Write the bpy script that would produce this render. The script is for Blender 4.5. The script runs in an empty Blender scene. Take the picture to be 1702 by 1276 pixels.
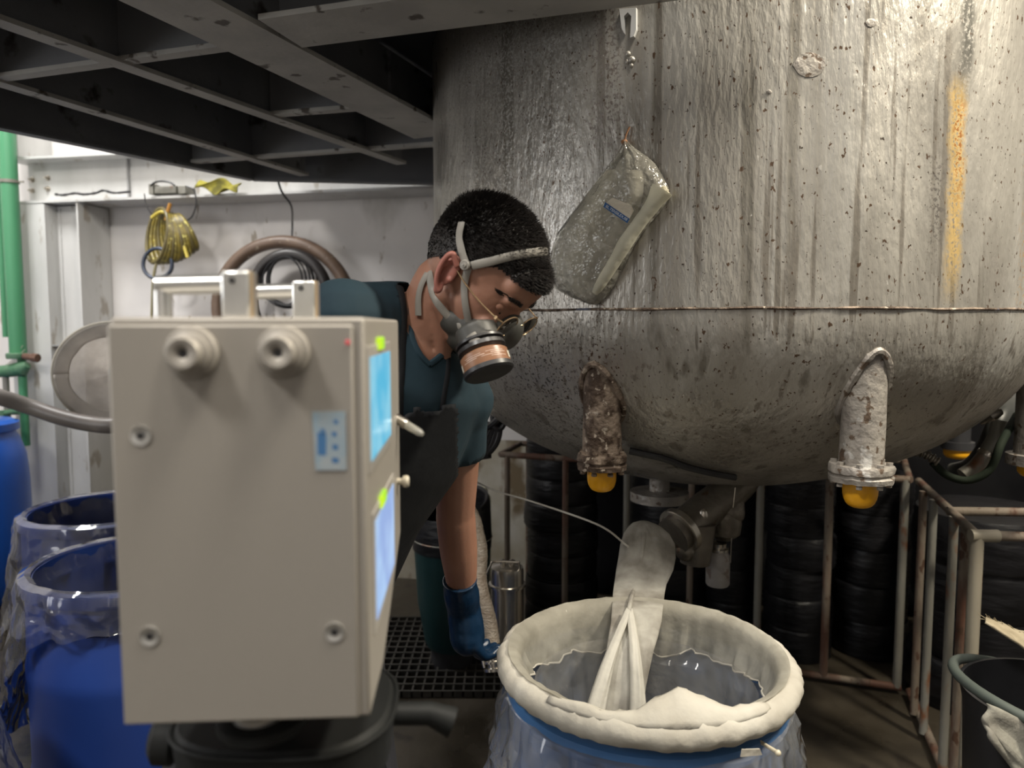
import bpy, bmesh, math, random
from math import pi, sin, cos, radians, sqrt, atan2, exp
from mathutils import Vector, Matrix, noise
from mathutils.bvhtree import BVHTree
random.seed(7)
R = random.Random(11)
S = bpy.context.scene
C = S.collection
# ------------------------------------------------------------------ camera
F = 1230.0; PITCH = radians(4.5); EYE = Vector((0, 0, 1.52))
cam_d = bpy.data.cameras.new('camera'); cam = bpy.data.objects.new('camera', cam_d); C.objects.link(cam)
cam.location = EYE; cam.rotation_euler = (pi/2 - PITCH, 0, 0)
cam_d.sensor_width = 36; cam_d.lens = 36*F/1702; cam_d.clip_start = 0.05
cam_d.dof.use_dof = True; cam_d.dof.focus_distance = 1.55; cam_d.dof.aperture_fstop = 3.4
S.camera = cam
# ------------------------------------------------------------------ light
S.view_settings.view_transform = 'Standard'; S.view_settings.look = 'None'
S.view_settings.gamma = 1; S.view_settings.use_curve_mapping = False
S.view_settings.exposure = 0.0
w = bpy.data.worlds.new('world'); S.world = w; w.use_nodes = True
w.node_tree.nodes['Background'].inputs[0].default_value = (0.75, 0.85, 1.0, 1)
w.node_tree.nodes['Background'].inputs[1].default_value = 0.02

def area(name, loc, target, size, power, col=(1, 1, 1), sy=None):
    d = bpy.data.lights.new(name, 'AREA'); d.energy = power; d.color = col; d.size = size
    if sy: d.shape = 'RECTANGLE'; d.size_y = sy
    o = bpy.data.objects.new(name, d); C.objects.link(o); o.location = loc
    o.rotation_euler = (Vector(target)-Vector(loc)).to_track_quat('-Z', 'Y').to_euler()
    return o
area('hall_lamp', (-0.1, -1.0, 4.7), (-0.1, 1.2, 1.2), 0.8, 38, (1.0, 0.94, 0.84))
area('overhead_lamp', (1.0, 0.15, 4.7), (0.6, 1.3, 1.2), 0.7, 105, (1.0, 0.93, 0.82))
area('tank_lamp', (2.2, 0.9, 3.5), (1.35, 1.9, 2.2), 0.3, 130, (1.0, 0.91, 0.74))
area('wall_lamp', (-2.9, 3.3, 4.2), (-2.5, 4.4, 2.2), 0.7, 95, (1.0, 0.98, 0.95))
area('aisle_lamp', (-2.1, -1.1, 4.6), (-0.8, 1.0, 1.2), 0.6, 110, (1.0, 0.96, 0.9))
area('left_fill', (-3.9, 0.2, 2.2), (0.0, 1.9, 2.2), 1.6, 42, (0.95, 0.97, 1.0))  # soft fill added from the left; the hall has no doorway here
area('front_fill', (0.6, -3.6, 2.6), (0.2, 2.0, 1.6), 1.6, 6, (1.0, 0.95, 0.88))  # weak fill added behind the camera, no real fixture

# ------------------------------------------------------------------ view helpers (turn a measured direction into a place in the room)
def ray(u, v):
    a = (u-851)/F; b = -(v-638)/F
    return Vector((a, cos(PITCH)+b*sin(PITCH), -sin(PITCH)+b*cos(PITCH)))
def P(u, v, y):
    r = ray(u, v); return EYE + r*(y/r.y)
def PZ(u, v, z):
    r = ray(u, v); return EYE + r*((z-EYE.z)/r.z)
def onplane(u, v, p0, n):
    r = ray(u, v); return EYE + r*((Vector(p0)-EYE).dot(n)/r.dot(n))
def proj(p):
    q = Vector(p)-EYE; f = q.y*cos(PITCH)-q.z*sin(PITCH); up = q.y*sin(PITCH)+q.z*cos(PITCH)
    return 851+F*q.x/f, 638-F*up/f

# ------------------------------------------------------------------ materials
def M(name, c1, c2=None, scale=6, rough=0.5, metal=0.0, bump=0.0, bscale=60, stretch=(1, 1, 1), spots=None, coords='pos', contrast=(0.35, 0.65), spec=0.5, sss=0, detail=5, rvar=0, coat=0):
    m = bpy.data.materials.new(name); m.use_nodes = True; nt = m.node_tree; N = nt.nodes; L = nt.links
    b = N['Principled BSDF']; b.inputs['Roughness'].default_value = rough; b.inputs['Metallic'].default_value = metal
    b.inputs['Specular IOR Level'].default_value = spec
    if coat: b.inputs['Coat Weight'].default_value = coat
    if sss:
        b.inputs['Subsurface Weight'].default_value = sss; b.inputs['Subsurface Radius'].default_value = (1, .35, .2); b.inputs['Subsurface Scale'].default_value = 0.01
    if coords == 'pos': src = N.new('ShaderNodeNewGeometry').outputs['Position']
    else: src = N.new('ShaderNodeTexCoord').outputs['Object']
    mp = N.new('ShaderNodeMapping'); mp.inputs['Scale'].default_value = stretch; L.new(src, mp.inputs[0])
    c2 = c2 or tuple(x*0.8 for x in c1)
    n = N.new('ShaderNodeTexNoise'); n.inputs['Scale'].default_value = scale; n.inputs['Detail'].default_value = detail; L.new(mp.outputs[0], n.inputs[0])
    r = N.new('ShaderNodeValToRGB'); r.color_ramp.elements[0].position = contrast[0]; r.color_ramp.elements[1].position = contrast[1]
    r.color_ramp.elements[0].color = (*c1, 1); r.color_ramp.elements[1].color = (*c2, 1); L.new(n.outputs[0], r.inputs[0])
    col = r.outputs[0]
    for sp in (spots or []):
        sc, th, w_, cc = sp[:4]; st = sp[4] if len(sp) > 4 else stretch
        m2 = N.new('ShaderNodeMapping'); m2.inputs['Scale'].default_value = st; m2.inputs['Location'].default_value = (sc*.37, 1.3, .7); L.new(src, m2.inputs[0])
        n2 = N.new('ShaderNodeTexNoise'); n2.inputs['Scale'].default_value = sc; n2.inputs['Detail'].default_value = 4; L.new(m2.outputs[0], n2.inputs[0])
        r2 = N.new('ShaderNodeMapRange'); r2.inputs['From Min'].default_value = th; r2.inputs['From Max'].default_value = th+w_; L.new(n2.outputs[0], r2.inputs[0])
        mx = N.new('ShaderNodeMix'); mx.data_type = 'RGBA'; L.new(r2.outputs[0], mx.inputs['Factor']); L.new(col, mx.inputs['A']); mx.inputs['B'].default_value = (*cc, 1)
        col = mx.outputs['Result']
    L.new(col, b.inputs['Base Color'])
    if rvar:
        rr = N.new('ShaderNodeMapRange'); rr.inputs['From Min'].default_value = .3; rr.inputs['From Max'].default_value = .7
        rr.inputs['To Min'].default_value = max(.05, rough-rvar); rr.inputs['To Max'].default_value = min(1, rough+rvar); L.new(n.outputs[0], rr.inputs[0]); L.new(rr.outputs[0], b.inputs['Roughness'])
    if bump:
        n3 = N.new('ShaderNodeTexNoise'); n3.inputs['Scale'].default_value = bscale; n3.inputs['Detail'].default_value = 4; L.new(mp.outputs[0], n3.inputs[0])
        bm_ = N.new('ShaderNodeBump'); bm_.inputs['Strength'].default_value = bump; bm_.inputs['Distance'].default_value = 0.01; L.new(n3.outputs[0], bm_.inputs['Height']); L.new(bm_.outputs[0], b.inputs['Normal'])
    m.diffuse_color = (*c1, 1)
    return m

def film(name, tint=(.9, .93, 1), diff=0.14, dcol=(.8, .82, .85), rough=0.12, gloss=1.0, bscale=18, bump=.5):
    m = bpy.data.materials.new(name); m.use_nodes = True; nt = m.node_tree; N = nt.nodes; L = nt.links
    N.remove(N['Principled BSDF']); out = N['Material Output']
    g = N.new('ShaderNodeNewGeometry'); n = N.new('ShaderNodeTexNoise'); n.inputs['Scale'].default_value = bscale; n.inputs['Detail'].default_value = 3; L.new(g.outputs['Position'], n.inputs[0])
    bp = N.new('ShaderNodeBump'); bp.inputs['Strength'].default_value = bump; bp.inputs['Distance'].default_value = .02; L.new(n.outputs[0], bp.inputs['Height'])
    t = N.new('ShaderNodeBsdfTransparent'); t.inputs[0].default_value = (*tint, 1)
    d = N.new('ShaderNodeBsdfDiffuse'); d.inputs[0].default_value = (*dcol, 1); L.new(bp.outputs[0], d.inputs['Normal'])
    tr = N.new('ShaderNodeBsdfTranslucent'); tr.inputs[0].default_value = (*dcol, 1)
    ad = N.new('ShaderNodeMixShader'); ad.inputs[0].default_value = .4; L.new(d.outputs[0], ad.inputs[1]); L.new(tr.outputs[0], ad.inputs[2])
    gl = N.new('ShaderNodeBsdfGlossy'); gl.inputs['Roughness'].default_value = rough; L.new(bp.outputs[0], gl.inputs['Normal'])
    fr = N.new('ShaderNodeFresnel'); fr.inputs['IOR'].default_value = 1.5; L.new(bp.outputs[0], fr.inputs['Normal'])
    mu = N.new('ShaderNodeMath'); mu.operation = 'MULTIPLY'; mu.inputs[1].default_value = gloss; L.new(fr.outputs[0], mu.inputs[0])
    n2 = N.new('ShaderNodeTexNoise'); n2.inputs['Scale'].default_value = bscale*.6; n2.inputs['Detail'].default_value = 4; L.new(g.outputs['Position'], n2.inputs[0])
    mr = N.new('ShaderNodeMapRange'); mr.inputs['From Min'].default_value = .35; mr.inputs['From Max'].default_value = .7; mr.inputs['To Min'].default_value = diff*.5; mr.inputs['To Max'].default_value = min(1, diff*1.7); L.new(n2.outputs[0], mr.inputs[0])
    a = N.new('ShaderNodeMixShader'); L.new(mr.outputs[0], a.inputs[0]); L.new(t.outputs[0], a.inputs[1]); L.new(ad.outputs[0], a.inputs[2])
    e = N.new('ShaderNodeMixShader'); L.new(mu.outputs[0], e.inputs[0]); L.new(a.outputs[0], e.inputs[1]); L.new(gl.outputs[0], e.inputs[2])
    L.new(e.outputs[0], out.inputs[0])
    return m

def cloth(name, col, trans=.35, clear=.1, bscale=40, bump=.3, scale=9, c2=None):
    m = bpy.data.materials.new(name); m.use_nodes = True; nt = m.node_tree; N = nt.nodes; L = nt.links
    N.remove(N['Principled BSDF']); out = N['Material Output']
    g = N.new('ShaderNodeNewGeometry'); n = N.new('ShaderNodeTexNoise'); n.inputs['Scale'].default_value = bscale; n.inputs['Detail'].default_value = 4; L.new(g.outputs['Position'], n.inputs[0])
    n1 = N.new('ShaderNodeTexNoise'); n1.inputs['Scale'].default_value = scale; n1.inputs['Detail'].default_value = 4; L.new(g.outputs['Position'], n1.inputs[0])
    rp = N.new('ShaderNodeValToRGB'); rp.color_ramp.elements[0].position = .35; rp.color_ramp.elements[1].position = .65
    c2 = c2 or tuple(x*.8 for x in col); rp.color_ramp.elements[0].color = (*col, 1); rp.color_ramp.elements[1].color = (*c2, 1); L.new(n1.outputs[0], rp.inputs[0])
    bp = N.new('ShaderNodeBump'); bp.inputs['Strength'].default_value = bump; bp.inputs['Distance'].default_value = .01; L.new(n.outputs[0], bp.inputs['Height'])
    d = N.new('ShaderNodeBsdfDiffuse'); L.new(rp.outputs[0], d.inputs[0]); L.new(bp.outputs[0], d.inputs['Normal'])
    tr = N.new('ShaderNodeBsdfTranslucent'); L.new(rp.outputs[0], tr.inputs[0])
    ad = N.new('ShaderNodeMixShader'); ad.inputs[0].default_value = trans; L.new(d.outputs[0], ad.inputs[1]); L.new(tr.outputs[0], ad.inputs[2])
    t = N.new('ShaderNodeBsdfTransparent')
    a = N.new('ShaderNodeMixShader'); a.inputs[0].default_value = clear; L.new(ad.outputs[0], a.inputs[1]); L.new(t.outputs[0], a.inputs[2])
    L.new(a.outputs[0], out.inputs[0])
    return m

def glow(name, c1, c2, scale, strength, stretch=(1, 1, 1)):
    m = M(name, (.02, .02, .02), rough=.15); nt = m.node_tree; N = nt.nodes; L = nt.links; b = N['Principled BSDF']
    g = N.new('ShaderNodeTexCoord'); mp = N.new('ShaderNodeMapping'); mp.inputs['Scale'].default_value = stretch; L.new(g.outputs['Object'], mp.inputs[0])
    n = N.new('ShaderNodeTexNoise'); n.inputs['Scale'].default_value = scale; n.inputs['Detail'].default_value = 2; L.new(mp.outputs[0], n.inputs[0])
    r = N.new('ShaderNodeValToRGB'); r.color_ramp.elements[0].position = .4; r.color_ramp.elements[1].position = .6
    r.color_ramp.elements[0].color = (*c1, 1); r.color_ramp.elements[1].color = (*c2, 1); L.new(n.outputs[0], r.inputs[0])
    L.new(r.outputs[0], b.inputs['Emission Color']); b.inputs['Emission Strength'].default_value = strength
    return m

def math_node(N, L, op, a, b=None, c=None):
    n = N.new('ShaderNodeMath'); n.operation = op
    for i, x in enumerate((a, b, c)):
        if x is None: continue
        if isinstance(x, (int, float)): n.inputs[i].default_value = x
        else: L.new(x, n.inputs[i])
    return n.outputs[0]

# tank paint: flaking aluminium paint, vertical runs, rust pits and one ochre run
def tank_material():
    m = M('tank_paint', (.33, .31, .275), (.42, .40, .36), scale=7, rough=.36, metal=.5, bump=.40, bscale=75, stretch=(1, 1, .30), contrast=(.38, .62), rvar=.12,
          spots=[(3.0, .56, .10, (.48, .465, .43), (2.2, 2.2, .12)), (9, .60, .08, (.22, .205, .175), (2, 2, .06)), (26, .60, .06, (.24, .22, .19), (1.5, 1.5, .05)),
                 (95, .655, .03, (.11, .07, .045), (1, 1, .6)), (150, .68, .02, (.055, .04, .03), (1, 1, .7)), (60, .72, .02, (.58, .56, .52), (1.2, 1.2, .6))])
    nt = m.node_tree; N = nt.nodes; L = nt.links; b = N['Principled BSDF']
    col = b.inputs['Base Color'].links[0].from_socket
    pos = N.new('ShaderNodeNewGeometry').outputs['Position']
    sx = N.new('ShaderNodeSeparateXYZ'); L.new(pos, sx.inputs[0])
    nz = N.new('ShaderNodeTexNoise'); nz.inputs['Scale'].default_value = 9; nz.inputs['Detail'].default_value = 5; L.new(pos, nz.inputs[0])
    nf = N.new('ShaderNodeTexNoise'); nf.inputs['Scale'].default_value = 140; nf.inputs['Detail'].default_value = 4; L.new(pos, nf.inputs[0])
    def band(x0, wid, z0, z1, color, col, thr=.42, sharp=.15, amp=.07):
        dx = math_node(N, L, 'ABSOLUTE', math_node(N, L, 'ADD', math_node(N, L, 'SUBTRACT', sx.outputs[0], x0), math_node(N, L, 'MULTIPLY', math_node(N, L, 'SUBTRACT', nz.outputs[0], .5), amp)))
        k = N.new('ShaderNodeMapRange'); k.inputs['From Min'].default_value = wid; k.inputs['From Max'].default_value = wid*.35; L.new(dx, k.inputs[0])
        ka = N.new('ShaderNodeMapRange'); ka.inputs['From Min'].default_value = z0; ka.inputs['From Max'].default_value = z0+.12; L.new(sx.outputs[2], ka.inputs[0])
        kb = N.new('ShaderNodeMapRange'); kb.inputs['From Min'].default_value = z1; kb.inputs['From Max'].default_value = z1-.05; L.new(sx.outputs[2], kb.inputs[0])
        kn = N.new('ShaderNodeMapRange'); kn.inputs['From Min'].default_value = thr; kn.inputs['From Max'].default_value = thr+sharp; L.new(nf.outputs[0], kn.inputs[0])
        f = math_node(N, L, 'MULTIPLY', math_node(N, L, 'MULTIPLY', k.outputs[0], ka.outputs[0]), math_node(N, L, 'MULTIPLY', kb.outputs[0], kn.outputs[0]))
        mx = N.new('ShaderNodeMix'); mx.data_type = 'RGBA'; L.new(f, mx.inputs['Factor']); L.new(col, mx.inputs['A']); mx.inputs['B'].default_value = (*color, 1)
        return mx.outputs['Result']
    col = band(.953, .028, 1.56, 2.06, (.66, .47, .20), col, .30, .2, .05)
    col = band(.957, .018, 1.75, 2.02, (.38, .16, .05), col, .52, .05, .05)
    col = band(.965, .026, 1.98, 2.6, (.13, .125, .11), col, .38, .1, .05)
    col = band(.905, .022, 1.62, 1.9, (.17, .155, .14), col, .5, .1, .10)
    col = band(.205, .045, 1.86, 2.3, (.10, .065, .05), col, .52, .05, .08)
    col = band(.205, .06, 1.0, 1.9, (.13, .085, .06), col, .60, .05, .10)
    col = band(.06, .16, 1.0, 1.62, (.12, .11, .095), col, .57, .05, .2)
    col = band(-.02, .30, 1.58, 2.3, (.50, .49, .46), col, .48, .12, .2)
    col = band(.0, .32, 1.58, 2.3, (.14, .10, .075), col, .63, .04, .2)
    col = band(1.20, .05, 1.5, 2.1, (.45, .30, .16), col, .55, .06, .10)
    L.new(col, b.inputs['Base Color'])
    return m

# ------------------------------------------------------------------ object helpers
ORG = {}
def _props(o, label=None, cat=None, group=None, kind=None):
    if label: o['label'] = label
    if cat: o['category'] = cat
    if group: o['group'] = group
    if kind: o['kind'] = kind
    return o
def thing(name, loc, label=None, cat=None, group=None, kind=None):
    o = bpy.data.objects.new(name, None); C.objects.link(o); o.location = loc; o.empty_display_size = .05
    ORG[o.name] = Vector(loc)
    return _props(o, label, cat, group, kind)
def obj(name, vf, mat, parent=None, label=None, cat=None, group=None, kind=None, smooth=True, solid=0, bevel=0, sub=0, angle=40):
    vs, fs = vf
    vs = [Vector(v) for v in vs]
    mn = Vector([min(v[i] for v in vs) for i in range(3)]); mx = Vector([max(v[i] for v in vs) for i in range(3)])
    o0 = Vector(((mn.x+mx.x)/2, (mn.y+mx.y)/2, mn.z))
    me = bpy.data.meshes.new(name); me.from_pydata([tuple(v-o0) for v in vs], [], [tuple(f) for f in fs]); me.update()
    b = bmesh.new(); b.from_mesh(me); bmesh.ops.recalc_face_normals(b, faces=b.faces); b.to_mesh(me); b.free()
    me.materials.append(mat)
    o = bpy.data.objects.new(name, me); C.objects.link(o)
    ORG[o.name] = o0
    if parent: o.parent = parent; o.location = o0-ORG[parent.name]
    else: o.location = o0
    if solid: md = o.modifiers.new('solid', 'SOLIDIFY'); md.thickness = solid; md.offset = 0
    if bevel: md = o.modifiers.new('bevel', 'BEVEL'); md.width = bevel; md.segments = 2; md.limit_method = 'ANGLE'; md.angle_limit = radians(40)
    if sub: md = o.modifiers.new('sub', 'SUBSURF'); md.levels = sub; md.render_levels = sub
    if smooth:
        me.polygons.foreach_set('use_smooth', [True]*len(me.polygons))
        try: me.set_sharp_from_angle(angle=radians(angle))
        except Exception: pass
    return _props(o, label, cat, group, kind)
def join(*parts):
    V = []; Fc = []
    for vs, fs in parts:
        k = len(V); V += list(vs); Fc += [tuple(i+k for i in f) for f in fs]
    return V, Fc
def box(x0, x1, y0, y1, z0, z1, mtx=None):
    v = [Vector(p) for p in ((x0,y0,z0),(x1,y0,z0),(x1,y1,z0),(x0,y1,z0),(x0,y0,z1),(x1,y0,z1),(x1,y1,z1),(x0,y1,z1))]
    if mtx: v = [mtx @ p for p in v]
    return v, [(0,3,2,1),(4,5,6,7),(0,1,5,4),(1,2,6,5),(2,3,7,6),(3,0,4,7)]
def beambox(a, b, wid, hgt, up=(0, 0, 1), offu=0, offs=0):
    """box along a->b, wid sideways, hgt along up; a,b on the box's bottom centre line"""
    a = Vector(a); b = Vector(b); d = (b-a).normalized(); up = Vector(up); s = d.cross(up).normalized(); up = s.cross(d).normalized()
    v = []
    for p in (a, b):
        for su, uu in ((-.5, 0), (.5, 0), (.5, 1), (-.5, 1)):
            v.append(p + s*(su*wid+offs) + up*(uu*hgt+offu))
    return v, [(0,1,2,3),(7,6,5,4),(0,4,5,1),(1,5,6,2),(2,6,7,3),(3,7,4,0)]
def frame(d):
    d = d.normalized(); a = Vector((0, 0, 1)) if abs(d.z) < .9 else Vector((1, 0, 0))
    s = d.cross(a).normalized(); return s, s.cross(d).normalized()
def smooth_path(pts, n=8, closed=False):
    pts = [Vector(p) for p in pts]; out = []; m = len(pts)
    rng = m if closed else m-1
    for i in range(rng):
        p1 = pts[i]; p2 = pts[(i+1) % m]
        p0 = pts[i-1] if (i > 0 or closed) else p1*2-p2
        p3 = pts[(i+2) % m] if (i+2 < m or closed) else p2*2-p1
        for k in range(n):
            t = k/n; t2 = t*t; t3 = t2*t
            out.append(.5*((2*p1)+(p2-p0)*t+(2*p0-5*p1+4*p2-p3)*t2+(3*p1-p0-3*p2+p3)*t3))
    if not closed: out.append(pts[-1])
    return out
def tube(pts, r, n=10, closed=False, caps=True, rf=None):
    """r number or list; rf(i)->radius"""
    pts = [Vector(p) for p in pts]; m = len(pts); V = []; Fc = []
    d0 = (pts[1]-pts[0]).normalized(); s, u = frame(d0)
    for i, p in enumerate(pts):
        if closed: d = (pts[(i+1) % m]-pts[i-1]).normalized()
        else: d = (pts[min(i+1, m-1)]-pts[max(i-1, 0)]).normalized()
        q = d0.rotation_difference(d); s = q @ s; u = q @ u; d0 = d
        rr = rf(i) if rf else (r[i] if isinstance(r, (list, tuple)) else r)
        for k in range(n):
            a = 2*pi*k/n; V.append(p + s*(rr*cos(a)) + u*(rr*sin(a)))
    for i in range(m if closed else m-1):
        j = (i+1) % m
        for k in range(n):
            k2 = (k+1) % n; Fc.append((i*n+k, i*n+k2, j*n+k2, j*n+k))
    if caps and not closed:
        Fc.append(tuple(range(n-1, -1, -1))); Fc.append(tuple((m-1)*n+k for k in range(n)))
    return V, Fc
def lathe(prof, c=(0, 0, 0), n=40, axis=None, wob=None, cap=False):
    """prof list of (r, h); axis direction (default z)"""
    c = Vector(c); ax = Vector(axis).normalized() if axis is not None else Vector((0, 0, 1))
    if axis is None: s, u = Vector((1, 0, 0)), Vector((0, 1, 0))
    else: s, u = frame(ax)
    V = []; Fc = []; m = len(prof)
    for i, (r, h) in enumerate(prof):
        for k in range(n):
            a = 2*pi*k/n; rr, hh = (r, h) if wob is None else wob(r, h, a, i)
            V.append(c + s*(rr*cos(a)) + u*(rr*sin(a)) + ax*hh)
    for i in range(m-1):
        for k in range(n):
            k2 = (k+1) % n; Fc.append((i*n+k, i*n+k2, (i+1)*n+k2, (i+1)*n+k))
    if cap: Fc.append(tuple(range(n-1, -1, -1))); Fc.append(tuple((m-1)*n+k for k in range(n)))
    return V, Fc
def grid(rows, closed=False):
    m = len(rows); n = len(rows[0]); V = [p for r in rows for p in r]; Fc = []
    for i in range(m-1):
        for k in range(n if closed else n-1):
            k2 = (k+1) % n; Fc.append((i*n+k, i*n+k2, (i+1)*n+k2, (i+1)*n+k))
    return V, Fc
def ball(c, r, n=12, mtx=None, sc=(1, 1, 1)):
    V = []; Fc = []; m = n//2+1
    for i in range(m+1):
        th = pi*i/m
        for k in range(n):
            a = 2*pi*k/n; p = Vector((sin(th)*cos(a)*sc[0], sin(th)*sin(a)*sc[1], cos(th)*sc[2]))*r
            V.append((mtx @ p if mtx else p)+Vector(c))
    for i in range(m):
        for k in range(n):
            k2 = (k+1) % n; Fc.append((i*n+k, (i+1)*n+k, (i+1)*n+k2, i*n+k2))
    return V, Fc
def limb(a, b, ra, rb, n=16):
    a = Vector(a); b = Vector(b)
    return join(tube([a, b], [ra, rb], n), ball(a, ra), ball(b, rb))
def disc_ring(c, axis, r, n=16, cap=True):
    return lathe([(r, 0)], c, n, axis)
def cyl(a, b, r, n=20, r2=None): return tube([a, b], [r, r2 if r2 else r], n)
def text(name, s, size, mtx, mat, parent=None, align='CENTER', ext=.0003, **kw):
    cu = bpy.data.curves.new(name, 'FONT'); cu.body = s; cu.size = size; cu.extrude = ext; cu.align_x = align; cu.align_y = 'CENTER'
    t = bpy.data.objects.new(name, cu); C.objects.link(t)
    me = bpy.data.meshes.new_from_object(t.evaluated_get(bpy.context.evaluated_depsgraph_get()))
    bpy.data.objects.remove(t)
    vs = [mtx @ v.co for v in me.vertices]; fs = [tuple(p.vertices) for p in me.polygons]
    return obj(name, (vs, fs), mat, parent, smooth=False, **kw)
def remesh(vf, voxel, it=6, fac=.6):
    me = bpy.data.meshes.new('tmp'); me.from_pydata([tuple(v) for v in vf[0]], [], [tuple(f) for f in vf[1]]); me.update()
    b = bmesh.new(); b.from_mesh(me); bmesh.ops.triangulate(b, faces=[f for f in b.faces if len(f.verts) > 4]); b.to_mesh(me); b.free()
    o = bpy.data.objects.new('tmp', me); C.objects.link(o)
    r = o.modifiers.new('r', 'REMESH'); r.mode = 'VOXEL'; r.voxel_size = voxel
    s = o.modifiers.new('s', 'SMOOTH'); s.iterations = it; s.factor = fac
    m2 = bpy.data.meshes.new_from_object(o.evaluated_get(bpy.context.evaluated_depsgraph_get()))
    bpy.data.objects.remove(o)
    V = [v.co.copy() for v in m2.vertices]; Fc = [tuple(p.vertices) for p in m2.polygons]
    bpy.data.meshes.remove(m2)
    return V, Fc
def bvh(vf): return BVHTree.FromPolygons([tuple(v) for v in vf[0]], vf[1])
def hit(u, v, tree, off=0.0):
    r = ray(u, v).normalized(); l, n, i, d = tree.ray_cast(EYE, r)
    if l is None: return None
    if n.dot(r) > 0: n = -n
    return l+n*off, n
def vnormals(vf):
    V, Fc = vf; N = [Vector((0, 0, 0)) for _ in V]
    for f in Fc:
        nn = (V[f[1]]-V[f[0]]).cross(V[f[2]]-V[f[0]])
        for i in f: N[i] += nn
    return [n.normalized() if n.length > 0 else n for n in N]
def subset(vf, keep, off=0.0):
    """faces whose centre passes keep(center, normal)"""
    V, Fc = vf; N = vnormals(vf); out = []; mp = {}; VV = []
    for f in Fc:
        c = sum((V[i] for i in f), Vector())/len(f); n = sum((N[i] for i in f), Vector())
        if n.length: n.normalize()
        if keep(c, n):
            g = []
            for i in f:
                if i not in mp: mp[i] = len(VV); VV.append(V[i]+N[i]*(off(V[i]) if callable(off) else off))
                g.append(mp[i])
            out.append(tuple(g))
    return VV, out
def inpoly(x, y, poly):
    c = False; j = len(poly)-1
    for i in range(len(poly)):
        xi, yi = poly[i]; xj, yj = poly[j]
        if (yi > y) != (yj > y) and x < (xj-xi)*(y-yi)/(yj-yi)+xi: c = not c
        j = i
    return c
def ribbon(pts, nrm, wid, th):
    """flat strap along pts with surface normals nrm"""
    rows = []
    m = len(pts)
    for i in range(m):
        d = (pts[min(i+1, m-1)]-pts[max(i-1, 0)]).normalized(); s = d.cross(nrm[i]).normalized(); w_ = wid[i] if isinstance(wid, list) else wid
        p = pts[i]; n = nrm[i]
        rows.append([p-s*w_/2, p-s*w_*.3+n*th*.8, p+n*th, p+s*w_*.3+n*th*.8, p+s*w_/2, p-n*th*.3])
    return grid(rows, closed=True)
def N3(p, s=1.0): return noise.noise(Vector(p)*s)

# shared materials
m_white_wall = M('wall_white_paint', (.76, .735, .72), (.66, .64, .63), scale=2.2, rough=.75, bump=.12, bscale=9, spots=[(3, .58, .12, (.46, .44, .41), (1, 1, .5)), (14, .66, .04, (.38, .34, .29), (1, 1, .4))])
m_low_wall = M('wall_stained', (.50, .48, .43), (.34, .30, .22), scale=4, rough=.8, bump=.2, bscale=20, spots=[(6, .55, .1, (.16, .12, .07), (1, 1, .6))])
m_white_steel = M('white_painted_steel', (.60, .60, .59), (.50, .50, .49), scale=5, rough=.35, bump=.08, bscale=25, stretch=(1, 1, .3), spots=[(11, .62, .06, (.36, .33, .29), (1, 1, .4))])
m_grey_steel = M('grey_painted_steel', (.30, .30, .30), (.38, .38, .38), scale=5, rough=.5, metal=.1, bump=.08, stretch=(1, 1, .3), spots=[(9, .62, .08, (.20, .17, .14))])
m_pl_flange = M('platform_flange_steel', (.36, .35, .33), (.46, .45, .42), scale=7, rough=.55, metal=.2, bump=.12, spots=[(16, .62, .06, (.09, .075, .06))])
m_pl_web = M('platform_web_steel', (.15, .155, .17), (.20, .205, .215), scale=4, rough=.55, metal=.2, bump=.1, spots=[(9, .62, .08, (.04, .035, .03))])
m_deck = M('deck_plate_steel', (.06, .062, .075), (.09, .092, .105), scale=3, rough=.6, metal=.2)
m_floor = M('floor_wet_concrete', (.030, .025, .018), (.055, .045, .032), scale=3.2, rough=.4, bump=.25, bscale=12, rvar=.25, spots=[(9, .6, .08, (.025, .02, .016))])
m_green = M('green_pipe_paint', (.055, .22, .105), (.07, .27, .135), scale=3, rough=.4, stretch=(1, 1, .3))
m_green_dirty = M('green_valve_paint', (.05, .16, .08), (.11, .20, .12), scale=18, rough=.6, bump=.3)
m_rust = M('rusty_pipe', (.10, .045, .028), (.16, .13, .10), scale=8, rough=.7, bump=.3, bscale=90, stretch=(1, 1, .35), contrast=(.42, .55), spots=[(30, .6, .05, (.07, .035, .02), (1, 1, .5))])
m_greypipe = M('worn_grey_pipe', (.25, .245, .215), (.18, .17, .145), scale=9, rough=.5, metal=.3, bump=.2, stretch=(1, 1, .3), spots=[(7, .60, .05, (.20, .09, .045), (1, 1, .6))])
m_black_rubber = M('black_rubber', (.012, .012, .014), (.025, .025, .028), scale=20, rough=.45)
m_blackfilm = M('black_wrapping_film', (.004, .004, .005), (.009, .009, .011), scale=10, rough=.42, spec=.35, bump=.8, bscale=7, stretch=(1, 1, 3.5))
m_dark = M('dark_plastic', (.02, .02, .022), (.03, .03, .033), rough=.4)
m_brown_hose = M('brown_hose_rubber', (.13, .085, .06), (.18, .12, .085), scale=12, rough=.45, spots=[(25, .65, .04, (.32, .26, .2))])
m_greyhose = M('grey_brown_hose', (.16, .14, .13), (.21, .19, .17), scale=8, rough=.4)
m_silver = M('brushed_aluminium', (.78, .78, .76), (.70, .70, .68), scale=30, rough=.28, metal=.9)
m_steel = M('stainless_steel', (.55, .52, .47), (.42, .39, .34), scale=6, rough=.25, metal=.95, bump=.06, bscale=8)
m_steel_dirty = M('dirty_steel', (.20, .18, .15), (.11, .095, .075), scale=12, rough=.42, metal=.7, bump=.25, spots=[(16, .6, .05, (.10, .065, .04))])
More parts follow.
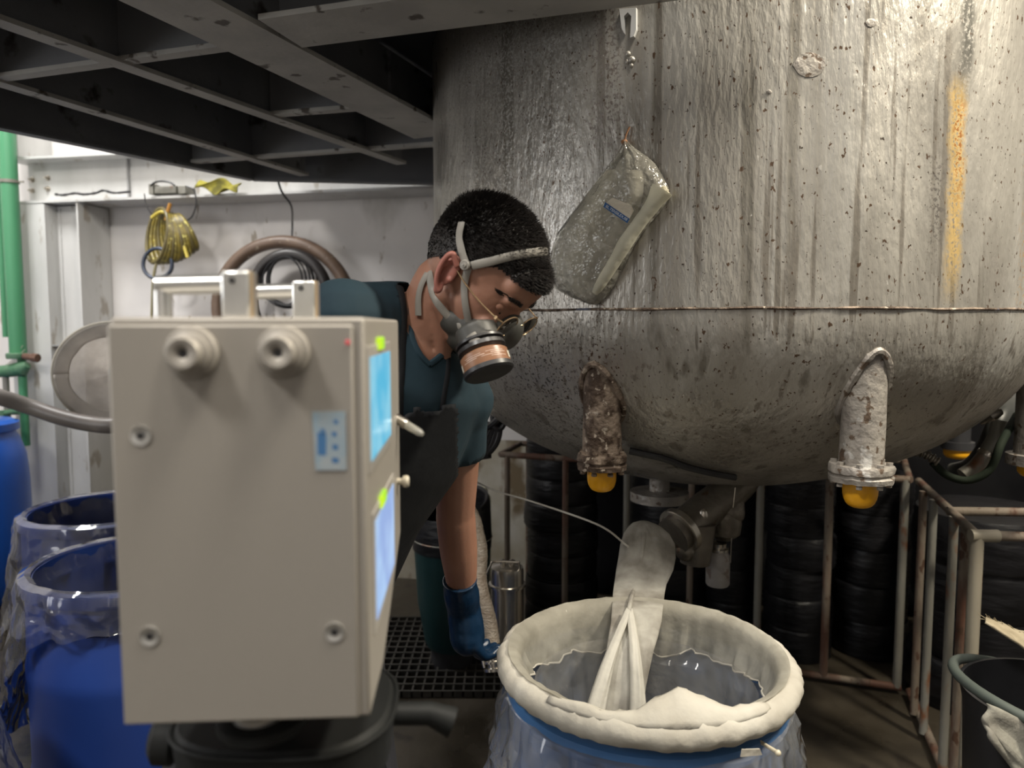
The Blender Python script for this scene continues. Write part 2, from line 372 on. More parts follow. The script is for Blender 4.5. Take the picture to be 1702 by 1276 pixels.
m_yellow_hose = M('yellow_green_hose', (.26, .20, .035), (.14, .115, .04), scale=24, rough=.35, spots=[(40, .6, .05, (.55, .5, .15))])
m_olive_hose = M('dark_olive_hose', (.16, .13, .045), (.11, .09, .04), scale=20, rough=.35)
m_blue_drum = M('blue_drum_plastic', (.018, .05, .24), (.022, .06, .28), scale=3, rough=.35)
m_blue_bright = M('bright_blue_barrel', (.01, .10, .52), (.012, .11, .55), scale=3, rough=.3)
m_blue_light = M('pale_blue_drum_plastic', (.05, .13, .30), (.06, .16, .35), scale=3, rough=.35)
m_film = film('clear_plastic_film', diff=.11, rough=.09, bscale=9, bump=.2, gloss=1.6)
m_film_d0 = film('whitish_liner_film', diff=.24, rough=.10, bscale=8, bump=.3, gloss=1.6)
m_film_milk = film('milky_plastic_film', tint=(.92, .93, .9), diff=.34, dcol=(.86, .84, .76), rough=.2, bscale=30)
m_nozzle_rust = M('nozzle_rust_crust', (.24, .185, .14), (.07, .045, .03), scale=30, rough=.7, metal=.2, bump=1.0, bscale=60, contrast=(.40, .56), spots=[(60, .62, .04, (.42, .36, .29)), (14, .64, .05, (.16, .17, .22))])
m_nozzle_grey = M('nozzle_flaking_paint', (.33, .305, .27), (.22, .20, .18), scale=14, rough=.5, metal=.3, bump=.5, bscale=50, spots=[(45, .60, .04, (.12, .085, .06)), (20, .62, .04, (.46, .45, .43))])
m_yellow = M('yellow_cap_paint', (.85, .42, .01), (.70, .33, .01), scale=9, rough=.35, spots=[(22, .64, .04, (.10, .06, .02))])
m_cloth = cloth('filter_cloth', (.58, .555, .49), trans=.2, clear=.0, c2=(.46, .43, .37))
m_cloth_sheer = cloth('sheer_filter_cloth', (.34, .34, .34), trans=.45, clear=.62, c2=(.55, .53, .48))
m_sock = cloth('filter_sock_cloth', (.60, .58, .52), trans=.3, clear=.22, c2=(.24, .22, .19), scale=11)

# ------------------------------------------------------------------ SETTING
def struct(name, vf, m, parent=None, **kw):
    return obj(name, vf, m, parent, kind=(None if parent else 'structure'), smooth=kw.pop('smooth', False), **kw)
struct('floor', box(-4.2, 4.6, -4, 5.4, -.1, 0), m_floor)
WN = Vector((.194, .981, 0)).normalized(); WS = Vector((.981, -.194, 0)).normalized()      # wall normal (away from the room) and along the wall
W0 = Vector((-.42, 4.32, 0))
def Wp(u, v, off=0.0): return onplane(u, v, W0-WN*off, WN)           # point on the back wall, off = distance in front of it
def wl(s, h, off=0.0): return W0+WS*s+Vector((0, 0, h))-WN*off
WM = Matrix(((WS.x, WN.x, 0, W0.x), (WS.y, WN.y, 0, W0.y), (0, 0, 1, 0), (0, 0, 0, 1)))   # local (s, away, h)
wb = thing('wall_back', wl(0, 0), kind='structure')
struct('upper_wall', box(-4.2, 5.2, 0, .15, .86, 5.0, WM), m_white_wall, wb)
struct('lower_wall', box(-4.2, 5.2, .001, .15, 0, .86, WM), m_low_wall, wb)
struct('wall_left', box(-4.2, -4.05, -4, 5.4, 0, 5.0), m_white_wall)
struct('wall_right', box(4.5, 4.65, -4, 4.2, 0, 5.0), m_grey_steel)
struct('wall_front', box(-4.2, 4.6, -4.15, -4, 0, 5.0), m_white_wall)
struct('ceiling', box(-4.2, 4.6, -4, 5.4, 5.0, 5.1), m_grey_steel)

# steel column and beam on the wall
def H_at(u, off): # wall coordinate s of the vertical plane seen at u at offset
    p = Wp(u, 541, off); return (p-W0).dot(WS)
CO = .262
sL = H_at(83, CO); sR = H_at(138, CO)
colm = thing('steel_column', wl((sL+sR)/2, 0, .13), 'white painted steel H column standing against the back wall behind the hoop filter bag', 'column')
obj('flange', box(sL-.012, sL, -CO, -.005, 0, 2.25, WM), m_white_steel, colm, smooth=False)
obj('flange', box(sR-.012, sR, -CO, -.005, 0, 2.25, WM), m_white_steel, colm, smooth=False)
obj('web', box(sL, sR-.012, -.165, -.153, 0, 2.25, WM), m_white_steel, colm, smooth=False)
sw = H_at(109, .165); wp = [WM @ Vector((sw+.003*N3((0, 0, k*.3)), -.17, 2.24-k*.02)) for k in range(100)]
obj('weld_bead', tube(wp, 0, 6, rf=lambda i: .0045+.003*N3((i*.7, 1, 2))), m_white_steel, colm)
obj('stiffener', box(sL, sR-.012, -CO+.01, -.16, 1.395, 1.405, WM), m_grey_steel, colm, smooth=False)
# beam on top of the column
b0 = wl(-4.1, 2.258); zb = 2.258
beam = thing('wall_beam', wl(-1.5, zb, .13), 'white steel I beam running along the back wall above the column', 'beam')
s0b = H_at(28, CO)
obj('bottom_flange', box(s0b, 4.8, -CO, -.005, zb, zb+.014, WM), m_white_steel, beam, smooth=False)
obj('web', box(s0b+.02, 4.8, -.14, -.128, zb+.014, zb+.262, WM), m_white_steel, beam, smooth=False)
obj('top_flange', box(s0b-.02, 4.8, -CO, -.005, zb+.262, zb+.276, WM), m_white_steel, beam, smooth=False)
s1 = H_at(224, .14); obj('splice_plate', box(s1, s1+.01, -.16, -.14, zb+.014, zb+.262, WM), m_grey_steel, beam, smooth=False)
for (bu, bv) in ((54, 299), (80, 296), (54, 317), (80, 314)):
    c = onplane(bu, bv, W0-WN*.14, WN)
    bb = obj('bolt', lathe([(.0, 0), (.018, 0), (.018, .004), (.012, .004), (.012, .014), (.007, .014), (.007, .03), (0, .03)], c, 12, -WN), m_steel, beam)
# wall pilaster left of the column
pil = obj('trim_1', box(H_at(22, CO+.0)-.02, sL-.013, -CO+.004, 0, 0, 2.256, WM), m_white_steel, kind='structure', smooth=False)
obj('trim_2', box(H_at(22, CO+.0)-.02, H_at(44, CO), -CO+.004, 0, 2.54, 3.6, WM), m_white_steel, kind='structure', smooth=False)

# ------------------------------------------------------------------ PLATFORM (mezzanine) over head
K = .85
def pk(x, y, z=2.3):  # measured at a 0.78 m rise, brought to the real height
    return Vector((x*K, y*K, 1.52+.78*K + (z-2.3)))
mz = thing('ceiling_mezzanine', pk(-1.2, 2.6), kind='structure')
ztop = pk(0, 0).z+.20
dk = [pk(-3.6, .45), pk(-2.041, 3.021), pk(-1.398, 4.064), Vector((-1.25, 4.19, 0)), Vector((.1, 3.925, 0))]+[Vector((.678+.925*cos(radians(a)), 2.514+.925*sin(radians(a)), 0)) for a in range(118, 246, 6)]+[pk(.25, 1.0)]
n = len(dk); V = [Vector((p.x, p.y, ztop)) for p in dk]+[Vector((p.x, p.y, ztop+.012)) for p in dk]
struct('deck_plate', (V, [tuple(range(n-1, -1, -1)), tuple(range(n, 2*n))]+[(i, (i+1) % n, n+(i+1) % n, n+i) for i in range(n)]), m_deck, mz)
def ibeam(name, a, b, wid, hgt, mf, mw, parent):
    """I beam: underside centre line a->b"""
    e = obj(name, beambox(a, b, wid, .012), mf, parent, smooth=False)
    obj('web', beambox(Vector(a)+Vector((0, 0, .012)), Vector(b)+Vector((0, 0, .012)), .010, hgt-.012), mw, e, smooth=False)
    return e
def ang(name, a, b, wid, hgt, mf, mw, parent): return ibeam(name, a, b, wid, hgt, mf, mw, parent)
# main beams (bottom flange seen light)
ma = pk(-1.20, 1.0); mb = pk(-.33, 3.12)
a0 = pk(-1.195, .96); a1 = pk(-.315, 3.13)
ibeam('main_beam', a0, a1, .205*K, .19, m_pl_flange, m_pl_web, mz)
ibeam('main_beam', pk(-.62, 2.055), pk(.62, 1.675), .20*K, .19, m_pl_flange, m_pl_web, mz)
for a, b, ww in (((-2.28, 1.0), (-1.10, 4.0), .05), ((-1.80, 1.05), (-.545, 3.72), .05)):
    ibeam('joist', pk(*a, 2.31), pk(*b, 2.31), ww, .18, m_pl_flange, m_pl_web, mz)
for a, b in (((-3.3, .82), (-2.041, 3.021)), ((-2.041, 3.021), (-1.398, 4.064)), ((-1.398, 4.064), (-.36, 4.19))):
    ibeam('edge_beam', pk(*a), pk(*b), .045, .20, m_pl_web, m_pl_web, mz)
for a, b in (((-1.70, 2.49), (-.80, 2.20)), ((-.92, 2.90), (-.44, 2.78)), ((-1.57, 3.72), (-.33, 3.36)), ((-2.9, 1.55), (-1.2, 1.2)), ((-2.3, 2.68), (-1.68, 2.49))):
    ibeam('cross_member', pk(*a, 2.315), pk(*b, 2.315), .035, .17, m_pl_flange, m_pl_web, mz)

# ------------------------------------------------------------------ TANK
TC = Vector((.678, 2.514, 0)); TR = .935; TZ = 1.553; TH = .547
prof = []
for i in range(41):
    a = -pi/2+(pi/2)*i/40
    prof.append((max(.001, TR*cos(a)), TZ+TH*sin(a)))
prof += [(TR, TZ+.3*k) for k in range(1, 7)]
tankv = lathe(prof, (TC.x, TC.y, 0), 128)
m_tank = tank_material()
tank = thing('process_tank', (TC.x, TC.y, TZ-TH), 'huge grey stained round-bottomed process tank hanging beside the man', 'tank')
obj('shell', tankv, m_tank, tank, angle=60)
obj('top_plate', lathe([(TR, TZ+1.8), (0.001, TZ+1.82)], (TC.x, TC.y, 0), 64), m_tank, tank)
T_TREE = bvh(tankv)
sp = []
for k in range(220):
    a = 2*pi*k/220; rr = TR+.001; sp.append(Vector((TC.x+rr*cos(a), TC.y+rr*sin(a), TZ+.004+.0025*N3((cos(a)*9, sin(a)*9, 1)))))
obj('weld_seam', tube(sp, 0, 6, closed=True, rf=lambda i: .0035+.003*N3((i*.35, 3, 2))), m_nozzle_rust, tank)
# the weld lug with a slot near the rim beam
h_, n_ = hit(1047, 38, T_TREE)
def slab_from_px(outline, tree, th, off=0.0, hole=None):
    pts = [hit(u, v, tree, off) for u, v in outline]
    V = [p for p, n in pts]+[p+n*th for p, n in pts]; k = len(pts)
    return V, [tuple(range(k-1, -1, -1)), tuple(range(k, 2*k))]+[(i, (i+1) % k, k+(i+1) % k, k+i) for i in range(k)]
lug_out = [(1032, 18), (1060, 16), (1060, 52), (1056, 63), (1050, 66), (1052, 30), (1046, 24), (1040, 30), (1040, 58), (1036, 50)]
obj('lifting_lug', slab_from_px(lug_out, T_TREE, .012), m_silver if False else m_white_steel, tank, smooth=False)
obj('weld_blob', join(*[ball(hit(u, v, T_TREE)[0], r, 8) for u, v, r in ((1044, 90, .007), (1050, 100, .009), (1043, 103, .006), (1049, 109, .006))]), m_tank, tank)
# patches of flaked paint, proud of the shell
for (pu, pv, pr) in ((1345, 108, 26), (1447, 38, 9), (1278, 153, 5)):
    c, n = hit(pu, pv, T_TREE); ring = []
    pts = [hit(pu+pr*(1+.25*N3((k, pu, 0), .8))*cos(2*pi*k/14), pv+pr*.8*sin(2*pi*k/14), T_TREE, .0015)[0] for k in range(14)]
    V = pts+[c+n*.004]; obj('paint_flake', (V, [(k, (k+1) % 14, 14) for k in range(14)]), m_nozzle_grey, tank)
# nozzles
def nozzle(u0, u1, vtop_hint, vfl, mat, cap_px, capb, fl_w, tree, name_label):
    cu = (u0+u1)/2
    h, n = hit(cu, vtop_hint+4, tree)
    rad = (u1-u0)/2/F*h.y
    ax = P(cu, 700, h.y+rad*.9)
    zf = P(cu, vfl, ax.y-rad).z
    ztop = TZ-.05
    # pipe, top hidden in the dish
    V, Fc = lathe([(rad*(1.02), zf), (rad, zf+.02), (rad, zf+.1), (rad, zf+.2), (rad, zf+.33)], (ax.x, ax.y, 0), 28)
    V = [v+Vector((.003*N3(v, 30), .003*N3(v, 31), 0)) for v in V]
    p = obj('nozzle', (V, Fc), mat, tank)
    fr = fl_w/2/F*ax.y
    def wob(r, hh, a, i): return (r+.004*N3((cos(a)*3, sin(a)*3, hh*60+u0)), hh+.002*N3((cos(a)*4, sin(a)*4, 7)))
    obj('flange', lathe([(rad*.9, zf+.008), (fr*.96, zf+.008), (fr, zf+.002), (fr, zf-.009), (fr*.94, zf-.012), (fr*.94, zf-.016), (fr, zf-.019), (fr*.98, zf-.030), (rad*.6, zf-.032)], (ax.x, ax.y, 0), 36, wob=wob), mat, p)
    for k in range(8):
        a = 2*pi*k/8+.3; bx = ax.x+fr*.82*cos(a); by = ax.y+fr*.82*sin(a)
        obj('bolt', lathe([(.001, zf-.041), (.005, zf-.041), (.007, zf-.040), (.007, zf-.034), (.005, zf-.033), (.005, zf+.006), (.008, zf+.006), (.008, zf+.015), (0.001, zf+.015)], (bx, by, 0), 6), mat, p)
    cr = (cap_px[1]-cap_px[0])/2/F*ax.y; cb = P(cu, capb, ax.y-cr).z
    hcap = zf-.03-cb
    prof_ = [(cr, zf-.028), (cr, zf-.03-hcap*.35)]+[(cr*(1-.02*0)*cos(t*pi/2/6)**.55 if t < 6 else .001, zf-.03-hcap*.35-hcap*.65*sin(t*pi/2/6)) for t in range(7)]
    obj('valve_cap', lathe(prof_, (ax.x, ax.y, 0), 28), m_yellow, p, label='yellow cap')
    # collar of weld where the pipe meets the dish
    pts = []
    for k in range(48):
        a = 2*pi*k/48; x = ax.x+(rad+.003)*cos(a); y = ax.y+(rad+.003)*sin(a)
        rr = sqrt((x-TC.x)**2+(y-TC.y)**2)
        z = TZ-TH*sqrt(max(0, 1-(rr/TR)**2)); pts.append(Vector((x, y, z)))
    obj('weld_collar', tube(pts, 0, 7, closed=True, rf=lambda i: .009+.005*N3((i*1.3, u0, 2))), mat, p)
    return ax, rad, zf
N1 = nozzle(968, 1034, 618, 764, m_nozzle_rust, (976, 1025), 822, 84, T_TREE, '')
N2 = nozzle(1398, 1470, 603, 783, m_nozzle_grey, (1403, 1459), 850, 104, T_TREE, '')
# third nozzle, right edge of the picture (behind the dish's far right)
def free_nozzle(cu, y, rad, vt, vfl, capr, capb, mat, flr):
    b = P(cu, vfl, y); zf = b.z; zt = P(cu, vt, y).z
    p = obj('nozzle', lathe([(rad, zf), (rad, zf+.05), (rad, zt)], (b.x, b.y, 0), 24, cap=True), mat, tank)
    obj('flange', lathe([(rad*.9, zf+.006), (flr, zf+.004), (flr, zf-.026), (rad*.6, zf-.028)], (b.x, b.y, 0), 32, cap=True), mat, p)
    if capr:
        cb = P(cu, capb, y-capr).z; hc = zf-.028-cb
        obj('valve_cap', lathe([(capr, zf-.02), (capr, zf-.028-hc*.4)]+[(max(.001, capr*cos(t*pi/12)**.6), zf-.028-hc*.4-hc*.6*sin(t*pi/12)) for t in range(7)], (b.x, b.y, 0), 24), m_yellow, p, label='yellow cap')
    return b
free_nozzle(1724, 2.08, .058, 600, 757, .047, 800, m_nozzle_grey, .076)
free_nozzle(1592, 2.95, .045, 690, 735, .050, 766, m_dark, .06)
# small plain nozzle with a blind flange, centre left under the dish
b = free_nozzle(1096, 2.42, .033, 745, 818, 0, 0, m_nozzle_grey, .096)
b2 = P(1060, 742, 2.3)
# outlet pipe under the dish, to the sock, with an ell and a branch
def px(u, v, y): return P(u, v, y)
outl = thing('drain_pipe', px(1180, 870, 2.1), 'dirty steel drain pipe with side branch under the tank, carrying the white sock', 'pipe')
A = px(1232, 796, 2.17); B = px(1162, 856, 2.09); Cc = px(1118, 892, 2.03)
obj('main_pipe', tube(smooth_path([A+Vector((.07, .10, .09)), A, B, Cc], 6), .053, 24), m_steel_dirty, outl)
dv = (Cc-B).normalized()
obj('pipe_collar', join(lathe([(.05, -.012), (.068, -.012), (.068, .006), (.05, .006)], Cc-dv*.03, 28, dv), lathe([(.058, .02), (.066, .02), (.066, .028), (.058, .028)], Cc-dv*.05, 28, dv)), m_steel, outl)
e0 = px(1196, 885, 2.02)
obj('side_elbow', tube(smooth_path([px(1225, 805, 2.16), px(1212, 838, 2.13), px(1202, 866, 2.12)], 6), [.030, .032, .034, .036, .038, .042, .046, .050, .052, .052, .048, .04, .034][:13], 20), m_steel_dirty, outl)
obj('side_valve', lathe([(.02, 0), (.046, .02), (.050, .05), (.046, .085), (.03, .10), (.03, .105)], px(1203, 897, 2.12), 24), m_steel_dirty, outl)
obj('drain_plug', ball(px(1169, 858, 2.04), .014, 12, sc=(1, .6, 1.6)), m_steel, outl)
obj('lower_tee', join(tube([px(1160, 868, 2.06), px(1155, 935, 2.06)], [.05, .042], 20), ball(px(1140, 915, 2.04), .03)), m_steel_dirty, outl)
obj('pipe_hub', tube([px(1190, 797, 2.26), px(1186, 832, 2.26)], .028, 16), m_nozzle_grey, outl)
bt = px(1190, 972, 2.10); tp = px(1194, 905, 2.10); hb = tp.z-bt.z
bottle = thing('sample_bottle', (tp.x, tp.y, bt.z), 'grey cylindrical sample bottle hanging upright under the drain pipe branch', 'bottle')
obj('body', lathe([(.001, 0), (.030, 0), (.034, .006), (.034, hb*.72), (.028, hb*.82), (.028, hb*.86)], (tp.x, tp.y, bt.z), 24), M('bottle_grey_paint', (.27, .255, .24), (.17, .155, .145), scale=20, rough=.5, metal=.2, bump=.2, spots=[(30, .6, .05, (.15, .12, .1))]), bottle)
obj('neck', lathe([(.024, hb*.84), (.030, hb*.86), (.030, hb*.92), (.022, hb*.95), (.024, hb*1.05)], (tp.x, tp.y, bt.z), 20, cap=True), m_steel, bottle)
wire = smooth_path([px(1222, 810, 2.08), px(1217, 860, 2.08), px(1215, 905, 2.08), px(1214, 935, 2.08)], 5)
_props(obj('wire', tube(wire, .0016, 6), m_steel), 'thin steel wire hanging straight down beside the grey sample bottle', 'wire')

# ------------------------------------------------------------------ cable, hoses under the dish
def underdish(u, v, off=.012):
    h = hit(u, v, T_TREE)
    return None if h is None else h[0]+h[1]*off
pts = [underdish(u, v) for u, v in ((1048, 742), (1075, 748), (1105, 755), (1140, 768), (1180, 778), (1222, 786))]
_props(obj('cable', tube(smooth_path([p for p in pts if p], 5), .009, 8), m_black_rubber), 'thick black cable clipped under the tank belly left of the drain pipe', 'cable')
def corrugated(pts, r, amp, pitch, n=12):
    path = smooth_path(pts, 40); out = [path[0]]; 
    for p in path[1:]:
        if (p-out[-1]).length > pitch/4: out.append(p)
    return tube(out, 0, n, rf=lambda i: r+amp*(1 if (i//2) % 2 == 0 else -.4))
_props(obj('flexible_conduit', corrugated([px(1335, 772, 2.16), px(1360, 768, 2.1), px(1390, 760, 2.05), px(1430, 752, 2.12), px(1480, 748, 2.14), px(1530, 752, 2.12), px(1560, 768, 2.1)], .011, .003, .012), m_steel_dirty), 'corrugated steel conduit running behind the right yellow-capped nozzle', 'conduit')
_props(obj('green_hose', tube(smooth_path([px(1550, 768, 2.11), px(1575, 790, 2.1), px(1610, 798, 2.08), px(1645, 780, 2.06), px(1665, 735, 2.06), px(1690, 690, 2.2)], 8), .011, 12), M('dark_green_hose', (.008, .014, .009), (.014, .02, .012), rough=.8, spec=.2)), 'dark green hose drooping in a curve below the tank at right', 'hose')
_props(obj('black_hose', tube(smooth_path([px(1585, 785, 2.4), px(1615, 775, 2.35), px(1640, 745, 2.3), px(1665, 690, 2.3), px(1700, 650, 2.5)], 8), .03, 14), M('black_hose_rubber', (.03, .032, .03), (.045, .045, .042), rough=.45)), 'thick black hose bending upward in front of the small yellow cap', 'hose')
pe = thing('pipe_end', px(1650, 730, 2.2), 'short grey pipe with bare end below the right side of the tank', 'pipe')
obj('bent_pipe', tube(smooth_path([px(1662, 698, 2.2), px(1652, 732, 2.2), px(1625, 772, 2.2), px(1600, 790, 2.2)], 6), .022, 14), m_greypipe, pe)
obj('clamp', lathe([(.026, -.008), (.028, 0), (.026, .008)], px(1640, 755, 2.2), 16, px(1625, 772, 2.2)-px(1652, 732, 2.2)), m_steel, pe)
_props(obj('pipe_stub', tube([px(1632, 700, 2.2), px(1652, 688, 2.15), px(1664, 684, 2.15)], [.012, .018, .010], 12), m_steel), 'bright silver pipe stub just under the right tank belly', 'pipe')

# ------------------------------------------------------------------ CAGES
cz = .9
cTL = PZ(832, 755, cz); cTR = PZ(1512, 797, cz); cN = PZ(1624, 890, cz)
def rail(a, b, r=.014, m=m_rust, parent=None, name='rail'): return obj(name, cyl(a, b, r, 12), m, parent)
def on_line(u, A, B, z=None):
    """point of the segment A-B seen in column u"""
    lo, hi = -0.2, 1.2
    f = lambda t: proj(A.lerp(B, t))[0]-u
    if f(lo)*f(hi) > 0: return A.lerp(B, .5)
    for _ in range(40):
        md = (lo+hi)/2
        if f(lo)*f(md) <= 0: hi = md
        else: lo = md
    return A.lerp(B, lo)
def low(p, z=.03): return Vector((p.x, p.y, z))
cage = thing('storage_cage', low(cTL.lerp(cTR, .5), 0), 'long rusty pipe cage standing under the tank in front of black wrapped stacks', 'cage')
rail(cTL, cTR, .015, m_rust, cage, 'top_rail'); rail(low(cTL), low(cTR), .015, m_rust, cage, 'bottom_rail')
for u in (843, 940, 1042, 1150, 1265, 1380, 1505):
    p = on_line(u, cTL, cTR); m_ = m_greypipe if u in (1265, 1505, 1042) else m_rust
    rail(low(p), p, .0165 if u in (1265, 1380, 1505) else .014, m_, cage, 'post')
bk = Vector((.19, .55, 0)); bTL = cTL+Vector((.10, .33, 0)); bTR = cTR+Vector((.2, .42, 0))
rail(bTL, bTR, .014, m_rust, cage, 'top_rail'); rail(cTL, bTL, .014, m_rust, cage, 'top_rail'); rail(cTR, bTR, .014, m_rust, cage, 'top_rail')
for u in (878, 1060, 1240): 
    p = on_line(u, bTL, bTR); rail(low(p), p, .014, m_rust, cage, 'post')
cage2 = thing('storage_cage', low(cN, 0), 'second rusty pipe cage at right with cream front corner post', 'cage')
rail(cTR+Vector((.02, -.03, 0)), cN, .015, m_rust, cage2, 'top_rail'); rail(low(cTR)+Vector((.02, -.03, 0)), low(cN), .015, m_rust, cage2, 'bottom_rail')
for u, m_ in ((1552, m_greypipe), (1586, m_greypipe), (1535, m_rust), (1605, m_rust)):
    p = on_line(u, cTR, cN); rail(low(p), p, .014, m_, cage2, 'post')
m_cream = M('cream_pipe_paint', (.30, .275, .215), (.22, .195, .15), scale=9, rough=.5, stretch=(1, 1, .3), spots=[(12, .60, .04, (.16, .08, .04), (1, 1, .5))])
rail(low(cN), cN, .019, m_cream, cage2, 'corner_post')
rail(cN-Vector((.02, 0, 0)), cN+Vector((.06, -.003, 0)), .019, m_cream, cage2, 'corner_joint')
rail(cN+Vector((.06, 0, 0)), cN+Vector((.9, -.15, 0)), .015, m_rust, cage2, 'top_rail')
mR = on_line(1575, cTR, cN); rail(mR, mR+Vector((.9, -.05, 0)), .015, m_rust, cage2, 'cross_rail')
rail(PZ(1620, 1215, .04), PZ(1620, 1215, .04)+Vector((.8, -.1, 0)), .015, m_rust, cage2, 'bottom_rail')
fr2 = cN+Vector((.5, -.08, 0)); rail(low(fr2), fr2, .014, m_rust, cage2, 'post')

# black wrapped stacks inside the cage
def wrapped_stack(u, y, rad, vt, label, seed, layers=7, tz=None, ridge=.007):
    base = PZ(u, 541+1, 1.52) if False else P(u, 900, y); c = Vector((base.x, base.y, 0)); H = tz if tz else P(u, vt, y).z
    t = thing('wrapped_stack', c, label, 'stack')
    z = 0
    rr = random.Random(seed)
    for k in range(layers):
        h = H/layers*(1 if k else 1); r = rad*(1+.08*(rr.random()-.5)); dx = .02*(rr.random()-.5); dy = .02*(rr.random()-.5)
        nn = 12
        prof = [(.001, z)]+[(r*(.955+.045*sin(pi*min(1, max(0, (j+.5)/nn)))**.5)+ridge*.5*(1 if j % 2 else -1)*.5, z+h*j/nn) for j in range(nn+1)]+[(.001, z+h)]
        def wob(q, hh, a, i, kk=k): return (q*(1+.035*N3((cos(a)*2.2, sin(a)*2.2, hh*9+seed*7+kk))) if q > .01 else q, hh+(.012*N3((cos(a)*1.5, sin(a)*1.5, hh*5+seed)) if 1 < i < nn else 0))
        obj('wrapped_roll', lathe(prof, c+Vector((dx, dy, 0)), 40, wob=wob), m_blackfilm, t)
        z += h
    return t, c, H
t1, c1, H1 = wrapped_stack(932, 3.72, .185, 708, 'tallest black film wrapped stack at left end of the cage, topped by a lid', 3, 8, tz=1.02)
obj('lid', lathe([(.001, 1.02), (.205, 1.02), (.21, 1.03), (.21, 1.045), (.19, 1.055), (.19, 1.085), (.18, 1.095), (.001, 1.095)], c1, 44), M('grey_lid', (.035, .035, .036), (.05, .05, .05), rough=.45), t1)
wrapped_stack(1328, 3.36, .15, 800, 'creased black film wrapped stack behind the long cage, right of the drain pipe', 5, 6, tz=.86)
wrapped_stack(1112, 3.75, .22, 800, 'black film wrapped stack in the cage behind the drain pipe', 8, 5, tz=.82)
wrapped_stack(1218, 3.62, .13, 800, 'narrow black film wrapped stack between the drain pipe and the grey cage post', 9, 5, tz=.84)
wrapped_stack(1450, 3.40, .17, 800, 'black film wrapped stack at right end of the long cage', 12, 5, tz=.84)
wrapped_stack(1640, 2.95, .26, 860, 'wide black film wrapped stack inside the right cage', 15, 4, tz=.78)
# added black backdrop: stands in for the dark space behind the stacks
V, Fc = grid([[Vector((.45+.32*i, 4.09-.063*i+.03*N3((i*.9, j, 3)), .01+j*.27)) for i in range(12)] for j in range(6)])
_props(obj('shade_backdrop', (V, Fc), M('black_shade_backdrop', (.006, .006, .007), (.010, .010, .011), rough=1, spec=.05), solid=.004), 'added black backdrop sheet darkening the wall behind the wrapped stacks', 'shade_backdrop')

# frayed cream sheet and tub at right edge
rows = []
for i in range(10):
    t = i/9; L = px(1636+t*30, 1026+t*12, 1.78)+Vector((0, .02*sin(t*3), 0)); rr_ = []
    for k in range(12):
        s = k/11; p = P(1638+s*150, 1028+s*62-(1-s)*2+t*(8+34*s), 1.80-.10*t); p += Vector((0, 0, .006*N3((k*.9, i*.9, 4))))
        if i == 0: p += Vector((0, 0, .010*abs(N3((k*3.3, 2, 1)))))
        rr_.append(p)
    rows.append(rr_)
cs = thing('cardboard_sheet', P(1680, 1075, 1.75), 'torn cream cardboard sheet with frayed edge sticking out beside the cream post', 'cardboard')
m_card = M('frayed_cardboard', (.34, .29, .20), (.24, .20, .13), scale=25, rough=.85, stretch=(.4, 1, 2))
obj('sheet', grid(rows), m_card, cs, solid=.006)
fib = []
for k in range(40):
    s = R.random(); a = P(1638+s*110, 1029+s*44, 1.795); b_ = a+Vector((-.012-.02*R.random(), -.005, .004+.018*R.random())); fib.append(tube([a, b_], [.0016, .0005], 4))
obj('frayed_edge', join(*fib), m_card, cs, kind='stuff')
tubc = P(1760, 1215, 1.62)
tb = thing('plastic_tub', (tubc.x, tubc.y, .0), 'dark grey round tub with a pale green hoop at the lower right corner', 'tub')
rt = .20
zt = .68
obj('shell', lathe([(.001, .02), (.15, .02), (.17, .1), (rt-.01, zt-.05), (rt, zt), (rt-.008, zt), (rt-.02, zt-.1), (.15, .1), (.001, .06)], (tubc.x, tubc.y, 0), 48), m_dark, tb)
obj('rim_hoop', tube([Vector((tubc.x+(rt+.012)*cos(2*pi*k/48), tubc.y+(rt+.012)*sin(2*pi*k/48), zt-.02-.05*cos(2*pi*k/48))) for k in range(48)], .012, 10, closed=True), M('pale_green_plastic', (.05, .062, .056), (.07, .085, .074), rough=.6), tb)
rows = [[P(1636+s*100+6*sin(t*9), 1166+s*46+t*140*(.4+.6*s) if True else 0, 1.50-.03*t+.015*N3((s*4, t*4, 1))) for s in [k/10 for k in range(11)]] for t in [j/10 for j in range(11)]]
_props(obj('woven_sack', grid(rows), M('pale_sack_weave', (.24, .235, .20), (.18, .17, .145), scale=10, rough=.8, bump=.3), solid=.012, sub=1), 'pale crumpled woven sack draped over the tub in the lower right corner', 'sack')

# ------------------------------------------------------------------ WALL THINGS
# green pipes at the far left
def vpipe(u, v0, v1, off, r, m, parent, name='pipe'):
    a = onplane(u, 541, W0-WN*off, WN); r0 = ray(u, v0); 
    z0 = onplane(u, v0, W0-WN*off, WN).z; z1 = onplane(u, v1, W0-WN*off, WN).z
    return obj(name, cyl(Vector((a.x, a.y, z1)), Vector((a.x, a.y, z0)), r, 18), m, parent), a
gpt = thing('green_pipe', onplane(28, 900, W0-WN*.36, WN), 'thick bright green pipe with a dirty valve running up the far left wall', 'pipe')
_, ga = vpipe(28, 60, 590, .36, .047, m_green, gpt)
_, g2 = vpipe(33, 590, 740, .36, .024, m_green, gpt, 'lower_pipe')
obj('pipe_clip', lathe([(.05, 0), (.053, 0), (.053, .018), (.05, .018)], (ga.x, ga.y, onplane(28, 304, W0-WN*.36, WN).z), 24), m_greypipe, gpt)
obj('clip_screw', cyl(Vector((ga.x+.05, ga.y, onplane(28, 304, W0-WN*.36, WN).z+.009)), Vector((ga.x+.085, ga.y, onplane(28, 304, W0-WN*.36, WN).z+.009)), .006, 8), m_steel, gpt)
q = lambda u, v: onplane(u, v, W0-WN*.38, WN)
